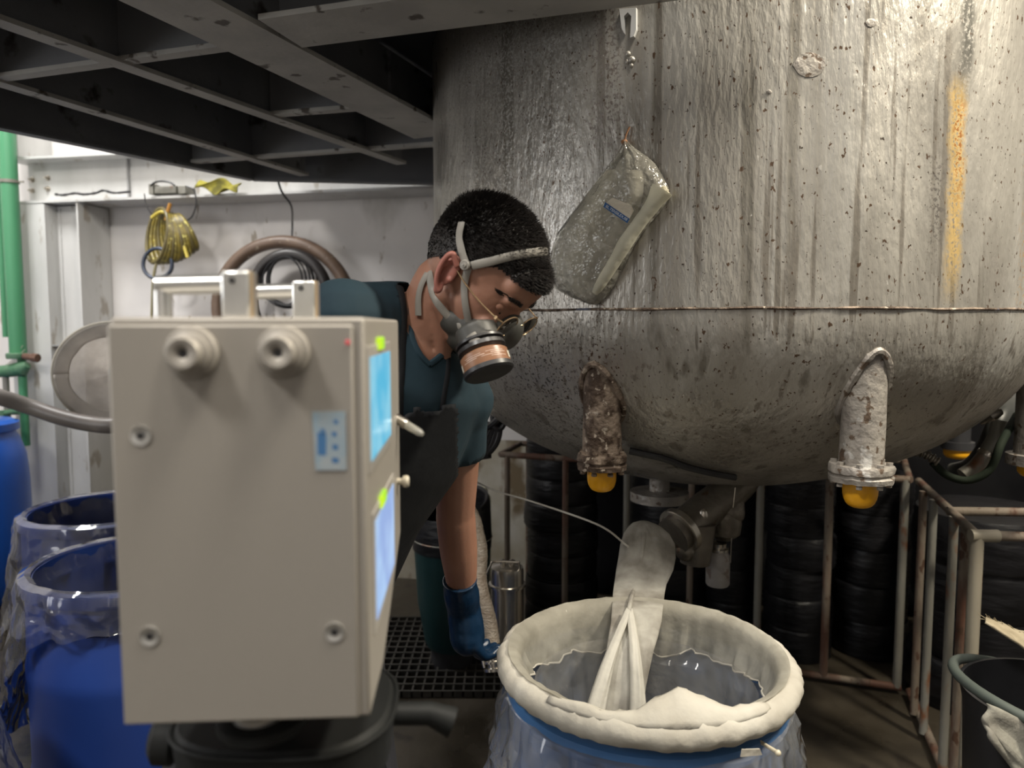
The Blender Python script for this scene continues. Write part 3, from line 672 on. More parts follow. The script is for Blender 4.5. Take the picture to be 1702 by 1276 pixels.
obj('valve_body', join(tube([q(-20, 618), q(10, 617), q(38, 612), q(46, 606)], [.03, .038, .044, .02], 16), lathe([(.052, 0), (.056, .01), (.056, .03), (.05, .035)], q(28, 596), 20, cap=True)), m_green_dirty, gpt)
obj('valve_stem', join(cyl(q(40, 592), q(56, 594), .020, 14), cyl(q(54, 594), q(63, 595), .026, 8)), M('rusty_stem', (.10, .05, .035), (.16, .09, .06), scale=30, rough=.7), gpt)
_props(obj('wire_tie', join(*[tube(smooth_path([q(4, 610+k*3), q(20+k*4, 598), q(38+k*3, 574+k*7)], 4), .0022, 5) for k in range(3)]), m_cloth), 'pale wire ties twisted on the green valve', 'wire')
gp2 = thing('green_pipe', onplane(8, 900, W0-WN*.30, WN), 'thinner dark green pipe at the very left edge behind the valve', 'pipe')
_, g3 = vpipe(9, 60, 560, .30, .018, m_green, gp2)
_props(obj('conduit_pipe', cyl(Vector((q(8, 600).x, q(8, 600).y, q(8, 745).z)), Vector((q(8, 600).x, q(8, 600).y, q(8, 625).z)), .018, 12), m_greypipe), 'short grey conduit pipe below the green valve at the left edge', 'pipe')
q2 = lambda u, v: onplane(u, v, W0-WN*.42, WN)
_props(obj('pipe_fitting', join(cyl(q2(-8, 690), q2(22, 684), .016, 12), cyl(q2(4, 682), q2(5, 700), .024, 12), cyl(q2(22, 684), q2(32, 683), .02, 12)), m_green_dirty), 'grimy green pipe tee just above the bright blue barrel', 'pipe')
# hose across
_props(obj('hose', tube(smooth_path([P(-60, 645, 3.1), P(0, 660, 3.15), P(50, 676, 3.2), P(100, 693, 3.2), P(150, 704, 3.2), P(200, 706, 3.2), P(300, 690, 3.3), P(400, 600, 3.6), P(470, 560, 4.0)], 8), .035, 16), m_greyhose), 'thick grey brown hose sagging across the picture from the left edge', 'hose')
# hoop filter bag hanging by the column
hc = P(188, 620, 3.45)
hoop = thing('hoop_filter_bag', hc-Vector((0, 0, .25)), 'round white mesh filter bag on a hoop hanging in front of the steel column', 'filter bag')
hr_x, hr_y = .245, .235
ax_ = Vector((.35, -.93, .05)).normalized(); hs, hu = frame(ax_)
hp = [hc+hs*(hr_x*cos(2*pi*k/60))+hu*(hr_y*sin(2*pi*k/60)) for k in range(60)]
obj('hoop', tube(hp, .009, 10, closed=True), m_cloth, hoop)
rows = []
for j in range(14):
    t = j/13; rows.append([hc-ax_*(-.02*sin(pi*min(1, t*3))*0+.16*t*t+.05*t)+(hs*(hr_x*cos(2*pi*k/60))+hu*(hr_y*sin(2*pi*k/60)))*(1-.80*t**1.2+.035*N3((cos(2*pi*k/60)*3, sin(2*pi*k/60)*3, t*2))*(1 if j else 0)) for k in range(60)])
obj('mesh_bag', grid(rows, closed=True), cloth('mesh_filter_cloth', (.80, .75, .69), trans=.45, clear=.15, c2=(.55, .50, .45), scale=7), hoop)
rows = []
for j in range(8):
    t = j/7; rows.append([hp[k]+ax_*.010+(hc-hp[k]).normalized()*(.004+.060*t*(1+.25*N3((cos(k*.105)*2, sin(k*.105)*2, 5))))-ax_*.02*t for k in range(60)])
obj('cloth_cuff', grid([r+[r[0]] for r in rows]), cloth('cuff_cloth', (.78, .74, .69), trans=.35, clear=.15), hoop, solid=.002)
# yellow coil
def wq(off): return lambda u, v: onplane(u, v, W0-WN*off, WN)
o3 = wq(.30); yc = thing('coiled_hose', o3(278, 430), 'coiled yellow and black air hose hanging from the wall beam', 'hose')
for k in range(11):
    t = k/10; c = o3(258+42*t, 391-7*t+6*sin(pi*t)); rx = .105-.050*t; rz = .158-.046*t; ph = radians(-14+48*t); pts = []
    for a in range(34):
        an = 2*pi*a/34; lx = rx*cos(an); lz = rz*sin(an)
        pts.append(c+WS*(lx*cos(ph)-lz*sin(ph))+Vector((0, 0, lz*cos(ph)+lx*sin(ph)))-WN*(.055*cos(an)-.004*k-.02))
    obj('coil', tube(pts, .0125, 10, closed=True), m_yellow_hose if k % 3 else m_olive_hose, yc)
obj('coil_wrap', tube(smooth_path([o3(252, 362), o3(268, 352), o3(284, 362), o3(302, 398), o3(312, 428)], 6), .010, 8), M('yellow_tube', (.62, .50, .08), (.5, .4, .06), rough=.35), yc)
obj('tail', tube(smooth_path([o3(262, 432), o3(257, 450), o3(254, 480), o3(252, 540), o3(252, 580)], 5), .009, 8), M('olive_cord', (.20, .18, .10), (.26, .23, .13), rough=.6), yc)
obj('hook', tube(smooth_path([o3(283, 338), o3(279, 352), o3(276, 366)], 4), .011, 8), M('orange_hook', (.50, .24, .04), (.35, .16, .03), rough=.5), yc)
cb = [o3(262+24*cos(a), 440+23*sin(a)*(1 if sin(a) > 0 else 1.2)) for a in [2*pi*k/28 for k in range(28)]]
_props(obj('carabiner', tube(cb, .011, 10, closed=True), M('blue_grey_metal', (.05, .065, .10), (.08, .09, .12), rough=.4, metal=.4)), 'dark blue grey ring hanging under the coiled yellow hose', 'ring')
# trolley / bracket on the beam flange
tl = thing('beam_trolley', o3(275, 322), 'small grey trolley clamp sitting on the wall beam above the coiled hose', 'trolley')
def pxbox(u0, v0, u1, v1, off, d, f=None):
    a = onplane(u0, v1, W0-WN*off, WN); b_ = onplane(u1, v0, W0-WN*off, WN); s0 = (a-W0).dot(WS); s1_ = (b_-W0).dot(WS)
    return box(s0, s1_, -off, -off+d, min(a.z, b_.z), max(a.z, b_.z), WM)
obj('body', pxbox(256, 308, 292, 322, .27, .08), m_greypipe, tl, smooth=False, bevel=.004)
obj('side_plate', pxbox(247, 305, 254, 323, .28, .10), m_greypipe, tl, smooth=False, bevel=.003)
obj('side_plate', pxbox(296, 308, 308, 322, .28, .10), m_greypipe, tl, smooth=False, bevel=.003)
obj('handle', tube(smooth_path([o3(250, 309), o3(258, 303), o3(270, 301), o3(282, 303), o3(290, 308)], 5), .006, 8), m_dark, tl)
obj('hanger_wire', tube(smooth_path([o3(310, 309), o3(322, 316), o3(326, 338), o3(320, 358), o3(312, 366)], 6), .0045, 6), m_dark, tl)
obj('hanger_wire', tube(smooth_path([o3(240, 322), o3(243, 340), o3(252, 356)], 6), .0035, 6), m_dark, tl)
# cable bits on the flange
_props(obj('cable_scraps', tube(smooth_path([o3(92, 325)+Vector((0, 0, .008)), o3(105, 327)+Vector((0, 0, .01)), o3(125, 324)+Vector((0, 0, .01)), o3(140, 327)+Vector((0, 0, .014)), o3(160, 324)+Vector((0, 0, .012)), o3(172, 320)+Vector((0, 0, .012)), o3(190, 324)+Vector((0, 0, .012)), o3(216, 322)+Vector((0, 0, .012))], 6), 0, 8, rf=lambda i: .007+.004*N3((i*.5, 0, 0))), m_dark), 'dark cable lying along the wall beam ledge beside the bolts', 'cable')
# yellow cloth
rows = []
for j in range(7):
    t = j/6; rows.append([wq(.27)(332+s*70-t*4*(1-s), 298+s*6+t*18+5*sin(s*9+t*4))+Vector((0, 0, .008*sin(s*14+t*5)))-WN*(.02*sin(s*6+t*3)+.03*t) for s in [k/12 for k in range(13)]])
_props(obj('yellow_rag', grid(rows), cloth('yellow_rag_cloth', (.42, .38, .08), trans=.1, clear=0, c2=(.16, .15, .05), scale=20), solid=.006, sub=1), 'crumpled yellow green rag lying on the wall beam ledge', 'rag')
# hook wire and hose coils
o2 = wq(.16)
_props(obj('wire_hook', tube(smooth_path([P(459, 288, 3.62), P(468, 318, 3.75), P(484, 342, 3.9), o2(486, 370), o2(485, 398)], 5), .0055, 8), m_dark), 'bent dark wire hook hanging from the platform holding the hose coils', 'hook')
cc = o2(470, 512); rc = (o2(470, 512)-o2(470, 404)).length
def wcirc(c, rx, rz, a0, a1, n, dz=0): return [c+WS*(rx*cos(a0+(a1-a0)*k/n))+Vector((0, 0, rz*sin(a0+(a1-a0)*k/n)))-WN*dz for k in range(n+1)]
_props(obj('hose_loop', tube(wcirc(cc, rc*1.12, rc*1.02, -.9, pi+.9, 60), .038, 16), m_brown_hose), 'large loop of thick brown hose hung on the wall', 'hose')
cc2 = o2(490, 497)
_props(obj('hose_loop', tube(wcirc(cc2, .235, .255, -.2, pi+.6, 50, .06), .032, 14), M('black_hose', (.025, .022, .022), (.04, .035, .034), rough=.4)), 'inner black hose loop hanging inside the larger brown loop', 'hose')
cc3 = o2(486, 468); V = []
for k in range(9):
    V.append(tube(wcirc(cc3+WS*(.008*(k % 3)), .105+.010*k, .135+.006*(k % 4), 0, 2*pi, 44, .085-.012*(k % 5))[:-1], .0052, 6, closed=True))
_props(obj('cable_coil', join(*V), m_black_rubber), 'coil of thin black cable hanging inside the hose loops', 'cable')
for k_, (u, v) in enumerate(((0, 0),)): pass

# ------------------------------------------------------------------ DRUMS
def drum(c, r, h, m, label, name='drum', group=None, ribs=True):
    t = thing(name, c, label, 'drum', group)
    prof = [(.001, .0), (r*.93, .0), (r*.97, .02), (r, .07), (r*1.0, h*.3), (r*1.015, h*.32), (r*1.015, h*.36), (r, h*.38), (r, h*.66), (r*1.015, h*.68), (r*1.015, h*.72), (r, h*.74), (r*.99, h-.06), (r*.96, h-.03), (r*.96, h), (r*.93, h), (r*.93, h-.05), (r*.96, h-.1), (r*.96, .05), (.001, .04)]
    obj('body', lathe(prof, c, 64), m, t)
    obj('rim', lathe([(r*.95, h-.035), (r*1.03, h-.035), (r*1.04, h-.02), (r*1.03, h-.004), (r*.98, h+.002), (r*.92, h), (r*.92, h-.03)], c, 64), m, t)
    return t
def crumple(p, s):
    q = Vector(p)*9+Vector((s*3.1, s, -s)); a = 0; amp_ = 1
    for _ in range(3): a += amp_*(.28-abs(noise.noise(q))); q = q*2.1+Vector((5, 1, 3)); amp_ *= .5
    return a
def liner(c, r, h, label, seed, drop=.45, flare=.10, inner=.3, m=None, name='drum_liner', amp=1.0, side=None, steps=22):
    """clear bag folded over a drum's rim: inside wall, over the lip, outer skirt"""
    n = 280; rows = []
    prof = [(r*.84, -inner, 1.4), (r*.85, -inner*.75, 1.3), (r*.86, -inner*.5, 1.2), (r*.87, -inner*.3, 1.1), (r*.88, -inner*.15, 1.0), (r*.90, -.04, .8), (r*.93, .006, .35), (r*.98, .012, .25), (r*1.05, .002, .35), (r*1.07, -.02, .7)]
    for k in range(1, steps+1): prof.append((None, k/steps, 1))
    for i, (rr, z, am) in enumerate(prof):
        row = []
        for k in range(n):
            a = 2*pi*k/n; dr = drop; fl = flare
            if side is not None:
                q = max(0, cos(a-side[0]))**2; dr = drop+side[1]*q; fl = flare+side[2]*q
            if rr is None: t = z; zz = -.02-dr*t; r0 = r*1.07+fl*t**1.2; am_ = .8+.7*t
            else: zz = z; r0 = rr; am_ = am
            p = (cos(a)*r0, sin(a)*r0, zz*.8); cr = crumple(p, seed)
            q_ = amp*am_*.022*cr
            zz += .008*am_*noise.noise(Vector(p)*14+Vector((seed, 0, 0)))
            if i == len(prof)-1: zz += .03*noise.noise(Vector((cos(a)*4, sin(a)*4, seed)))
            lim = r0+q_
            if i >= 8: lim = max(lim, r*1.045+.001+.001*cr)
            if i <= 5: lim = min(lim, r*.915)
            row.append(Vector((c[0]+lim*cos(a), c[1]+lim*sin(a), c[2]+h+zz)))
        rows.append(row)
    return _props(obj(name, grid(rows, closed=True), m or m_film, angle=25), label, 'plastic liner')
ZD = .80
D0 = (.271, 1.465, 0)
drum(D0, .272, ZD, m_blue_light, 'blue drum under the white cloth ring, in front of the tank')
liner(D0, .272, ZD-.02, 'clear plastic liner wrapping the drum under the white cloth ring', 1.3, drop=.42, flare=.085, inner=.34, amp=1.8, m=m_film_d0)
D1 = (-1.08, 2.10, 0); D2 = (-1.50, 2.72, 0); D3 = (-1.40, 1.45, 0)
drum(D1, .285, .84, m_blue_drum, 'royal blue drum half hidden behind the silver instrument')
liner(D1, .285, .84, 'clear plastic liner folded over the nearer blue drum left of the instrument', 4.1, drop=.075, flare=.004, inner=.35, side=(pi*.96, .42, .07))
drum(D2, .285, .84, m_blue_drum, 'rear blue drum left of the instrument, nearest the wall column')
liner(D2, .285, .84, 'clear plastic liner over the rear blue drum nearest the wall column', 7.7, drop=.20, flare=.02, inner=.35, side=(pi, .3, .05))
drum(D3, .27, .66, m_blue_drum, 'dark blue drum cut by the lower left corner of the picture')
liner(D3, .27, .66, 'clear plastic skirt around the drum in the lower left corner', 9.2, drop=.4, flare=.10, inner=.3)
# bright barrel far left
B0 = (-3.02, 4.02, 0)
br = thing('barrel', B0, 'bright blue closed barrel at the left edge by the green pipes', 'barrel')
obj('body', lathe([(.001, 0), (.26, 0), (.28, .03), (.305, .12), (.31, .35), (.31, .65), (.30, .80), (.27, .90), (.255, .92), (.255, .935), (.262, .94), (.262, .985), (.24, 1.0), (.001, 1.0)], B0, 56), m_blue_bright, br)
obj('lid_band', lathe([(.262, .94), (.272, .945), (.272, .985), (.262, .99)], B0, 56), m_blue_bright, br)

# ------------------------------------------------------------------ cloth ring on the main drum
RC = Vector((D0[0], D0[1], .838)); RM = .279
ringt = thing('cloth_hoop', RC-Vector((0, 0, .03)), 'thick hoop wrapped in white filter cloth lying on the front drum', 'filter bag')
rows = []; n = 160; mth = 16
for k in range(n):
    a = 2*pi*k/n; front = max(0, -sin(a)); cen = RC+Vector((RM*cos(a), RM*sin(a), -.006*sin(a)*0))
    rad = Vector((cos(a), sin(a), 0)); row = []
    tr = .0235+.002*front
    for j in range(mth):
        b_ = 2*pi*j/mth; f = noise.fractal(Vector((cos(a)*6+b_*.3, sin(a)*6, 2.0)), 1, 2, 3)
        rr = tr+.0035*f+.0022*sin(a*46+3*sin(a*3)+b_)*(.5+.5*N3((cos(a)*3, sin(a)*3, 9)))
        row.append(cen+rad*(rr*cos(b_))+Vector((0, 0, rr*sin(b_))))
    rows.append(row)
rows.append(rows[0]); obj('padded_ring', grid(rows, closed=True), m_cloth, ringt, angle=180)
# cuff: cloth going over the ring and down inside with a ragged hem
def cuff_depth(a):
    base = .048+.034*max(0, sin(a))
    return base*(1+.35*N3((cos(a)*2.6, sin(a)*2.6, 3)))
rows = []
for j in range(12):
    t = j/11; row = []
    for k in range(n):
        a = 2*pi*k/n; dep = cuff_depth(a)
        f = noise.fractal(Vector((cos(a)*9, sin(a)*9, t*1.2+5)), 1, 2, 3); pl = sin(a*38+4*sin(a*2))*(.3+.7*abs(N3((cos(a)*2, sin(a)*2, 1))))
        if t < .25:
            b_ = pi*.5+(t/.25)*pi*.5; rr = .0285+.002*f+.0012*pl; p = Vector(((RM+rr*cos(b_))*cos(a), (RM+rr*cos(b_))*sin(a), rr*sin(b_)))
        else:
            s = (t-.25)/.75; ri = RM-.0275-.018*s+.012*f*s+.009*pl*s; p = Vector((ri*cos(a), ri*sin(a), -dep*s))
        row.append(RC+p)
    rows.append(row)
hem = [p+Vector((0, 0, .001)) for p in rows[-1]]
obj('cuff_hem', tube(hem, 0, 6, closed=True, rf=lambda i: .0022+.0012*N3((i*.3, 1, 1))), m_cloth, ringt)
obj('cloth_cuff', grid(rows, closed=True), cloth('cuff_filter_cloth', (.44, .42, .36), trans=.3, clear=.14, c2=(.30, .285, .24), scale=12), ringt, angle=180)
# crumpled flap at the front edge
rows = []
for j in range(10):
    t = j/9; row = []
    for k in range(26):
        s = k/25; a = -pi/2-.80+1.45*s; hgt = (.022+.060*exp(-((s-.60)/.17)**2)+.018*exp(-((s-.17)/.08)**2)+.012*exp(-((s-.93)/.06)**2))*(1+.3*N3((s*14, 1, 2)))
        rr = RM+.014-.062*t*(.35+.65*exp(-((s-.6)/.2)**2)); z = .0185+.006*min(1, t*4)+hgt*.40*sin(pi*min(1, t*1.05)*.6)-.012*t*(1-exp(-((s-.6)/.2)**2))+.005*N3((s*20, t*6, 3))*t
        row.append(RC+Vector((rr*cos(a), rr*sin(a), z)))
    rows.append(row)
obj('folded_flap', grid(rows), m_cloth, ringt, solid=.004, angle=180)
# sheer bag walls inside the drum
rows = []
for j in range(12):
    t = j/11; row = []
    for k in range(n):
        a = 2*pi*k/n; f = noise.fractal(Vector((cos(a)*4, sin(a)*4, t*.7+8)), 1, 2, 3); pl = abs(sin(a*8+2.5*sin(a*3)))
        ri = .225-.03*t+.022*f*t-.030*pl*min(1, t*2.5); row.append(RC+Vector((ri*cos(a), ri*sin(a), -.05-.42*t)))
    rows.append(row)
rows.append([RC+Vector((0, 0, -.49)) for k in range(n)])
obj('sheer_bag', grid(rows, closed=True), m_cloth_sheer, ringt, angle=180)
_props(obj('tie_stick', join(cyl(P(1246, 1222, 1.27), P(1292, 1250, 1.20), .0035, 10), ball(P(1293, 1251, 1.198), .0055, 10)), M('bone_plastic', (.62, .56, .42), rough=.35)), 'thin bone coloured stick poking from under the cloth ring at right', 'stick')
_props(obj('cloth_tab', slab_from_px([(1210, 1226), (1236, 1226), (1240, 1236), (1208, 1238)], bvh(join(lathe([(.285, .2), (.285, .83)], D0, 60))), .002, .035), m_cloth, smooth=False), 'small white cloth tab under the cloth ring', 'tab')

# ------------------------------------------------------------------ SOCK
sock = []
srow = [(866, 1062, 1076, 1.985), (870, 1050, 1088, 1.98), (877, 1043, 1100, 1.97), (888, 1036, 1112, 1.96), (905, 1031, 1121, 1.95), (925, 1028, 1123, 1.93), (945, 1024, 1119, 1.89), (968, 1021, 1107, 1.84), (985, 1019, 1104, 1.78), (1003, 1018, 1103, 1.715),
        (1030, 1017, 1100, 1.665), (1055, 1014, 1094, 1.61), (1080, 1008, 1086, 1.575), (1110, 1001, 1079, 1.545), (1140, 992, 1073, 1.52), (1170, 984, 1070, 1.50), (1200, 976, 1068, 1.48)]
rows = []
for i, (v, u0, u1, y) in enumerate(srow):
    a = P(u0, v, y); b_ = P(u1, v, y); cen = (a+b_)/2; hw = (b_-a).length/2; row = []
    low_ = max(0, (i-9)/7)
    for k in range(56):
        an = 2*pi*k/56; f = noise.fractal(Vector((cos(an)*2.2, sin(an)*2.2, v*.012)), 1, 2, 3)
        notch = .50*low_*exp(-((((an-1.45*pi)+pi) % (2*pi)-pi)/.30)**2)
        pinch = .10*(1-low_)*exp(-((((an-1.42*pi)+pi) % (2*pi)-pi)/.14)**2)
        ripple = (.035+.06*max(0, 1-(v-866)/70))*sin(an*9+v*.02)
        f2 = noise.fractal(Vector((cos(an)*5+3, sin(an)*5, v*.006)), 1, 2, 3)
        rr = 1+.12*f+.16*f2+ripple*.6-notch+pinch
        row.append(cen+Vector((hw*cos(an)*(1+.08*f), hw*(.62-.2*low_)*sin(an)*rr, (.01*f)*low_)))
    rows.append(row)
V, Fc = grid(rows, closed=True); Fc.append(tuple(range(56)))
sockt = thing('filter_sock', P(1065, 1000, 1.75), 'wet white cloth filter sock tied to the drain pipe and hanging into the drum', 'filter sock')
obj('sock_body', (V, Fc), m_sock, sockt, angle=180)
obj('fold_ridge', tube(smooth_path([P(1071, 884, 1.925), P(1069, 905, 1.91), P(1064, 935, 1.885), P(1056, 970, 1.845), P(1048, 1000, 1.70), P(1042, 1030, 1.65)], 6), [.003]+[.0055]*29+[.003], 8), m_sock, sockt)
def flat_fold(pp, w0, w1, dep):
    pp = smooth_path(pp, 6); rows_ = []; m = len(pp)
    for i, p in enumerate(pp):
        t = i/(m-1); ww = w0+(w1-w0)*t; row = []
        for k in range(11):
            s_ = k/10-.5; row.append(p+Vector((s_*ww*2, -dep*cos(s_*pi)+.002*sin(k*1.4+i*.12), 0)))
        rows_.append(row)
    return grid(rows_)
m_wet = cloth('wet_filter_cloth', (.62, .60, .54), trans=.3, clear=.12)
obj('wet_fold', flat_fold([P(1046, 1010, 1.665), P(1026, 1060, 1.575), P(1010, 1105, 1.52), P(997, 1150, 1.48), P(985, 1198, 1.445)], .007, .021, .012), m_wet, sockt, solid=.002)
obj('wet_fold', flat_fold([P(1046, 1010, 1.665), P(1052, 1050, 1.585), P(1056, 1095, 1.525), P(1059, 1145, 1.485), P(1061, 1198, 1.445)], .007, .018, .012), m_wet, sockt, solid=.002)
_props(obj('cord', tube(smooth_path([P(700, 762, 2.6), P(790, 800, 2.35), P(820, 814, 2.2), P(880, 832, 2.08), P(935, 850, 2.0), P(985, 868, 1.94), P(1012, 882, 1.92), P(1034, 900, 1.925), P(1044, 908, 1.90)], 8), .0028, 8), m_cloth), 'thin white cord stretched from behind the man to the filter sock', 'cord')

# ------------------------------------------------------------------ BAG hanging on the tank
L_ = [(236, 1040, 1046), (243, 1036, 1052), (252, 1031, 1062), (262, 1024, 1076), (275, 1012, 1090), (295, 998, 1102), (315, 980, 1112), (335, 964, 1112), (360, 945, 1094), (385, 930, 1072), (410, 920, 1056), (435, 915, 1043), (460, 917, 1030), (478, 925, 1021), (492, 948, 1012), (502, 972, 1000), (506, 982, 994)]
rowsF = []
for i, (v, u0, u1) in enumerate(L_):
    row = []; t = i/(len(L_)-1)
    for k in range(25):
        s = k/24; u = u0+(u1-u0)*s; vv = v+ (s-.5)*(-6)*sin(pi*t) ; th = .004+.040*sqrt(max(0, sin(pi*s)))*sqrt(max(0, sin(pi*min(1, t*.93+.04))))
        h, nn = hit(u, vv, T_TREE)
        cr = noise.fractal(Vector((s*3.2, t*4.5, 1)), 1, 2, 4)
        row.append(h+nn*(th*(1+.22*cr)+.003*sin(s*16+t*9+3*cr)*min(1, (1-t)*2+.2)))
    rowsF.append(row)
bagt = thing('plastic_bag', hit(985, 500, T_TREE)[0], 'clear plastic bag with a white filter bag and blue label tied to the tank side', 'bag')
V, Fc = grid(rowsF); bagtree = bvh((V, Fc))
obj('film_front', (V, Fc), film('bag_film', tint=(.95, .94, .90), diff=.26, dcol=(.88, .85, .76), rough=.16, bscale=34, bump=.7, gloss=1.3), bagt, angle=180)
rb = []
for i, (v, u0, u1) in enumerate(L_): rb.append([ (lambda q_: q_[0]+q_[1]*.003)(hit(u0+(u1-u0)*k/12, v+(k/12-.5)*(-6)*sin(pi*i/16), T_TREE)) for k in range(13)])
obj('film_back', grid(rb), m_film_milk, bagt, angle=180)
def bagp(u, v, off): q_ = hit(u, v, T_TREE); return q_[0]+q_[1]*off
m_bagcloth = cloth('bagged_filter_cloth', (.74, .72, .64), trans=.2, clear=.1, c2=(.60, .58, .52), scale=14)
obj('filter_bag_inside', grid([[bagp(u0+(u1-u0)*k/14, v+dv_, .012+.012*sin(pi*k/14)+.003*N3((k*.5, v*.05, 2))) for k in range(15)] for (v, u0, u1, dv_) in ((285, 1008, 1070, 0), (320, 982, 1075, 0), (360, 952, 1060, 0), (400, 932, 1040, 0), (440, 925, 1022, 0), (470, 934, 1004, 0), (495, 965, 992, 0))]), m_bagcloth, bagt, sub=1)
rp = [bagp(u, v, .026) for u, v in ((1104, 318), (1088, 345), (1068, 372), (1048, 402), (1030, 432), (1012, 462), (996, 488))]
obj('rolled_cuff', tube(smooth_path(rp, 6), [.9*q for q in [.028, .027, .025, .023, .021, .020, .019, .018, .018, .017, .017, .017, .017, .017, .017, .017, .017, .018, .018, .018, .018, .017, .017, .016, .016, .016, .016, .015, .015, .015, .015, .014, .014, .013, .012, .010, .008]], 14), cloth('rolled_cuff_cloth', (.74, .72, .60), trans=.3, clear=.28), bagt)
obj('cuff_mouth', tube([bagp(1106+k*1.1*cos(.0), 314+k*2.2, .034) for k in range(8)], [.003, .006, .007, .006, .008, .006, .007, .003], 8), cloth('mouth_cloth', (.78, .74, .60), clear=0), bagt)
obj('tie', join(tube(smooth_path([bagp(1040, 243, .012), bagp(1043, 226, .010), bagp(1048, 212, .006)], 5), .0022, 6), lathe([(.006, -.004), (.008, 0), (.006, .004)], bagp(1041, 238, .014), 10)), M('rusty_tie_wire', (.30, .14, .06), rough=.6), bagt)
# label
lc, ln = hit(1027, 351, bagtree, .0012) if hit(1027, 351, bagtree) else (bagp(1027, 351, .05), Vector((0, -1, 0)))
def px_sheet(poly, tree, off, m, name, parent, th=.0006, **kw):
    return obj(name, slab_from_px(poly, tree, th, off), m, parent, smooth=False, **kw)
px_sheet([(1006, 345), (1010, 336), (1021, 329), (1049, 340), (1053, 349), (1049, 356), (1043, 367), (1009, 347)], bagtree, .0065, M('label_paper', (.62, .56, .45), (.55, .50, .40), scale=90, rough=.6, stretch=(1, 1, 4)), 'paper_label', bagt)
px_sheet([(1008, 336), (1046, 362), (1042, 369), (1005, 344)], bagtree, .0078, M('blue_label_print', (.01, .10, .30), rough=.5), 'blue_stripe', bagt, label='blue label stripe with white lettering')
ta = hit(1008, 341, bagtree, .0092)[0]; tb_ = hit(1043, 364.5, bagtree, .0092)[0]; tn = hit(1025, 352, bagtree)[1]
tx = (tb_-ta).normalized(); ty = tn.cross(tx).normalized(); tz_ = tx.cross(ty)
mt = Matrix(((tx.x, ty.x, tz_.x, 0), (tx.y, ty.y, tz_.y, 0), (tx.z, ty.z, tz_.z, 0), (0, 0, 0, 1))); mt.translation = (ta+tb_)/2
text('label_lettering', 'BL.TENSILEX.08', .0085, mt, M('white_print', (.75, .8, .85), rough=.5), bagt)

# ------------------------------------------------------------------ things by the man's feet
gr = []
g0 = PZ(640, 1035, 0.0); 
for k in range(14):
    y = 2.92+.085*k*.7; gr.append(box(-.75, .05, y, y+.010, .002, .03))
for k in range(20):
    x = -.75+.042*k; gr.append(box(x, x+.007, 2.92, 3.72, .004, .027))
_props(obj('floor_grating', join(*gr), M('grating_steel', (.04, .038, .034), (.06, .055, .048), rough=.6, metal=.2), smooth=False, kind='stuff'), 'dark steel grating over the floor drain behind the gloved hand', 'grating')
bc = P(752, 900, 3.22); bc.z = 0
bz_t = P(752, 838, 3.22).z
bkt = thing('green_bucket', bc, 'dark teal plastic bucket with black upper half behind the gloved arm', 'bucket')
rb_ = .17
zc = P(752, 925, 3.05).z
obj('tub', lathe([(.001, .1), (.115, .1), (.125, .12), (.155, zc*.55), (rb_, zc), (rb_-.006, zc), (.11, zc*.5), (.001, .13)], bc, 40), M('teal_plastic', (.006, .032, .035), (.008, .04, .043), rough=.4), bkt)
obj('black_liner', lathe([(rb_+.003, zc-.01), (rb_+.004, zc+.03), (rb_-.002, bz_t-.03), (rb_-.012, bz_t+.01), (rb_-.024, bz_t), (rb_-.02, zc)], bc, 48, wob=lambda r, h, a, i: (r*(1+.03*N3((cos(a)*3, sin(a)*3, h*7))), h+(.05*cos(a-.9) if i > 1 else 0))), m_blackfilm, bkt)
obj('bottom_ring', lathe([(.095, .0), (.1, .0), (.1, .11), (.09, .11)], bc, 32), m_dark, bkt)
obj('tie_band', lathe([(rb_+.006, zc+.036), (rb_+.009, zc+.039), (rb_+.006, zc+.042)], bc, 40), m_greypipe, bkt)
# steel canister with bail handle
kc = P(843, 1000, 2.05); kzb = P(843, 1085, 2.05).z; kzt = P(843, 952, 2.0).z; kr = .047
kan = thing('steel_canister', (kc.x, kc.y, kzb), 'small stainless steel canister with wire bail handle left of the drum', 'canister')
kh = kzt-kzb
obj('body', lathe([(.001, 0), (kr*.95, 0), (kr, .008), (kr, kh-.055), (kr+.006, kh-.053), (kr+.006, kh-.047), (kr, kh-.045), (kr, kh-.012), (kr*.96, kh), (.001, kh+.012)], (kc.x, kc.y, kzb), 36), m_steel, kan)
obj('lid_knob', join(*[lathe([(.008, 0), (.009, .012), (.001, .015)], (kc.x+dx, kc.y, kzb+kh+.008), 10) for dx in (-.012, .014)]), m_steel, kan)
obj('bail_handle', tube(smooth_path([P(807, 957, 2.03), P(815, 940, 2.03), P(822, 933, 2.03), P(858, 934, 2.03), P(863, 938, 2.03), P(864, 985, 2.03)], 4), .003, 8), m_steel, kan)
_props(obj('canister_stand', lathe([(.001, 0), (.06, 0), (.06, .01), (.02, .015), (.02, kzb-.01), (.05, kzb-.002), (.001, kzb-.001)], (kc.x, kc.y, 0), 28), m_dark), 'dark pedestal stand under the steel canister', 'stand')
# cream jerry can behind the arm
jc = P(800, 870, 3.6)
jb = thing('cream_container', (jc.x, jc.y, 0), 'tall yellowish plastic container standing behind the arm against the wall', 'container')
m_jerry = M('yellowed_plastic', (.46, .43, .30), (.38, .36, .24), scale=5, rough=.45)
ztj = P(800, 812, 3.6).z
obj('body', box(jc.x-.12, jc.x+.045, jc.y-.07, jc.y+.09, 0, ztj-.04), m_jerry, jb, bevel=.02)
obj('shoulder', box(jc.x-.10, jc.x+.03, jc.y-.05, jc.y+.07, ztj-.045, ztj), m_jerry, jb, bevel=.015)
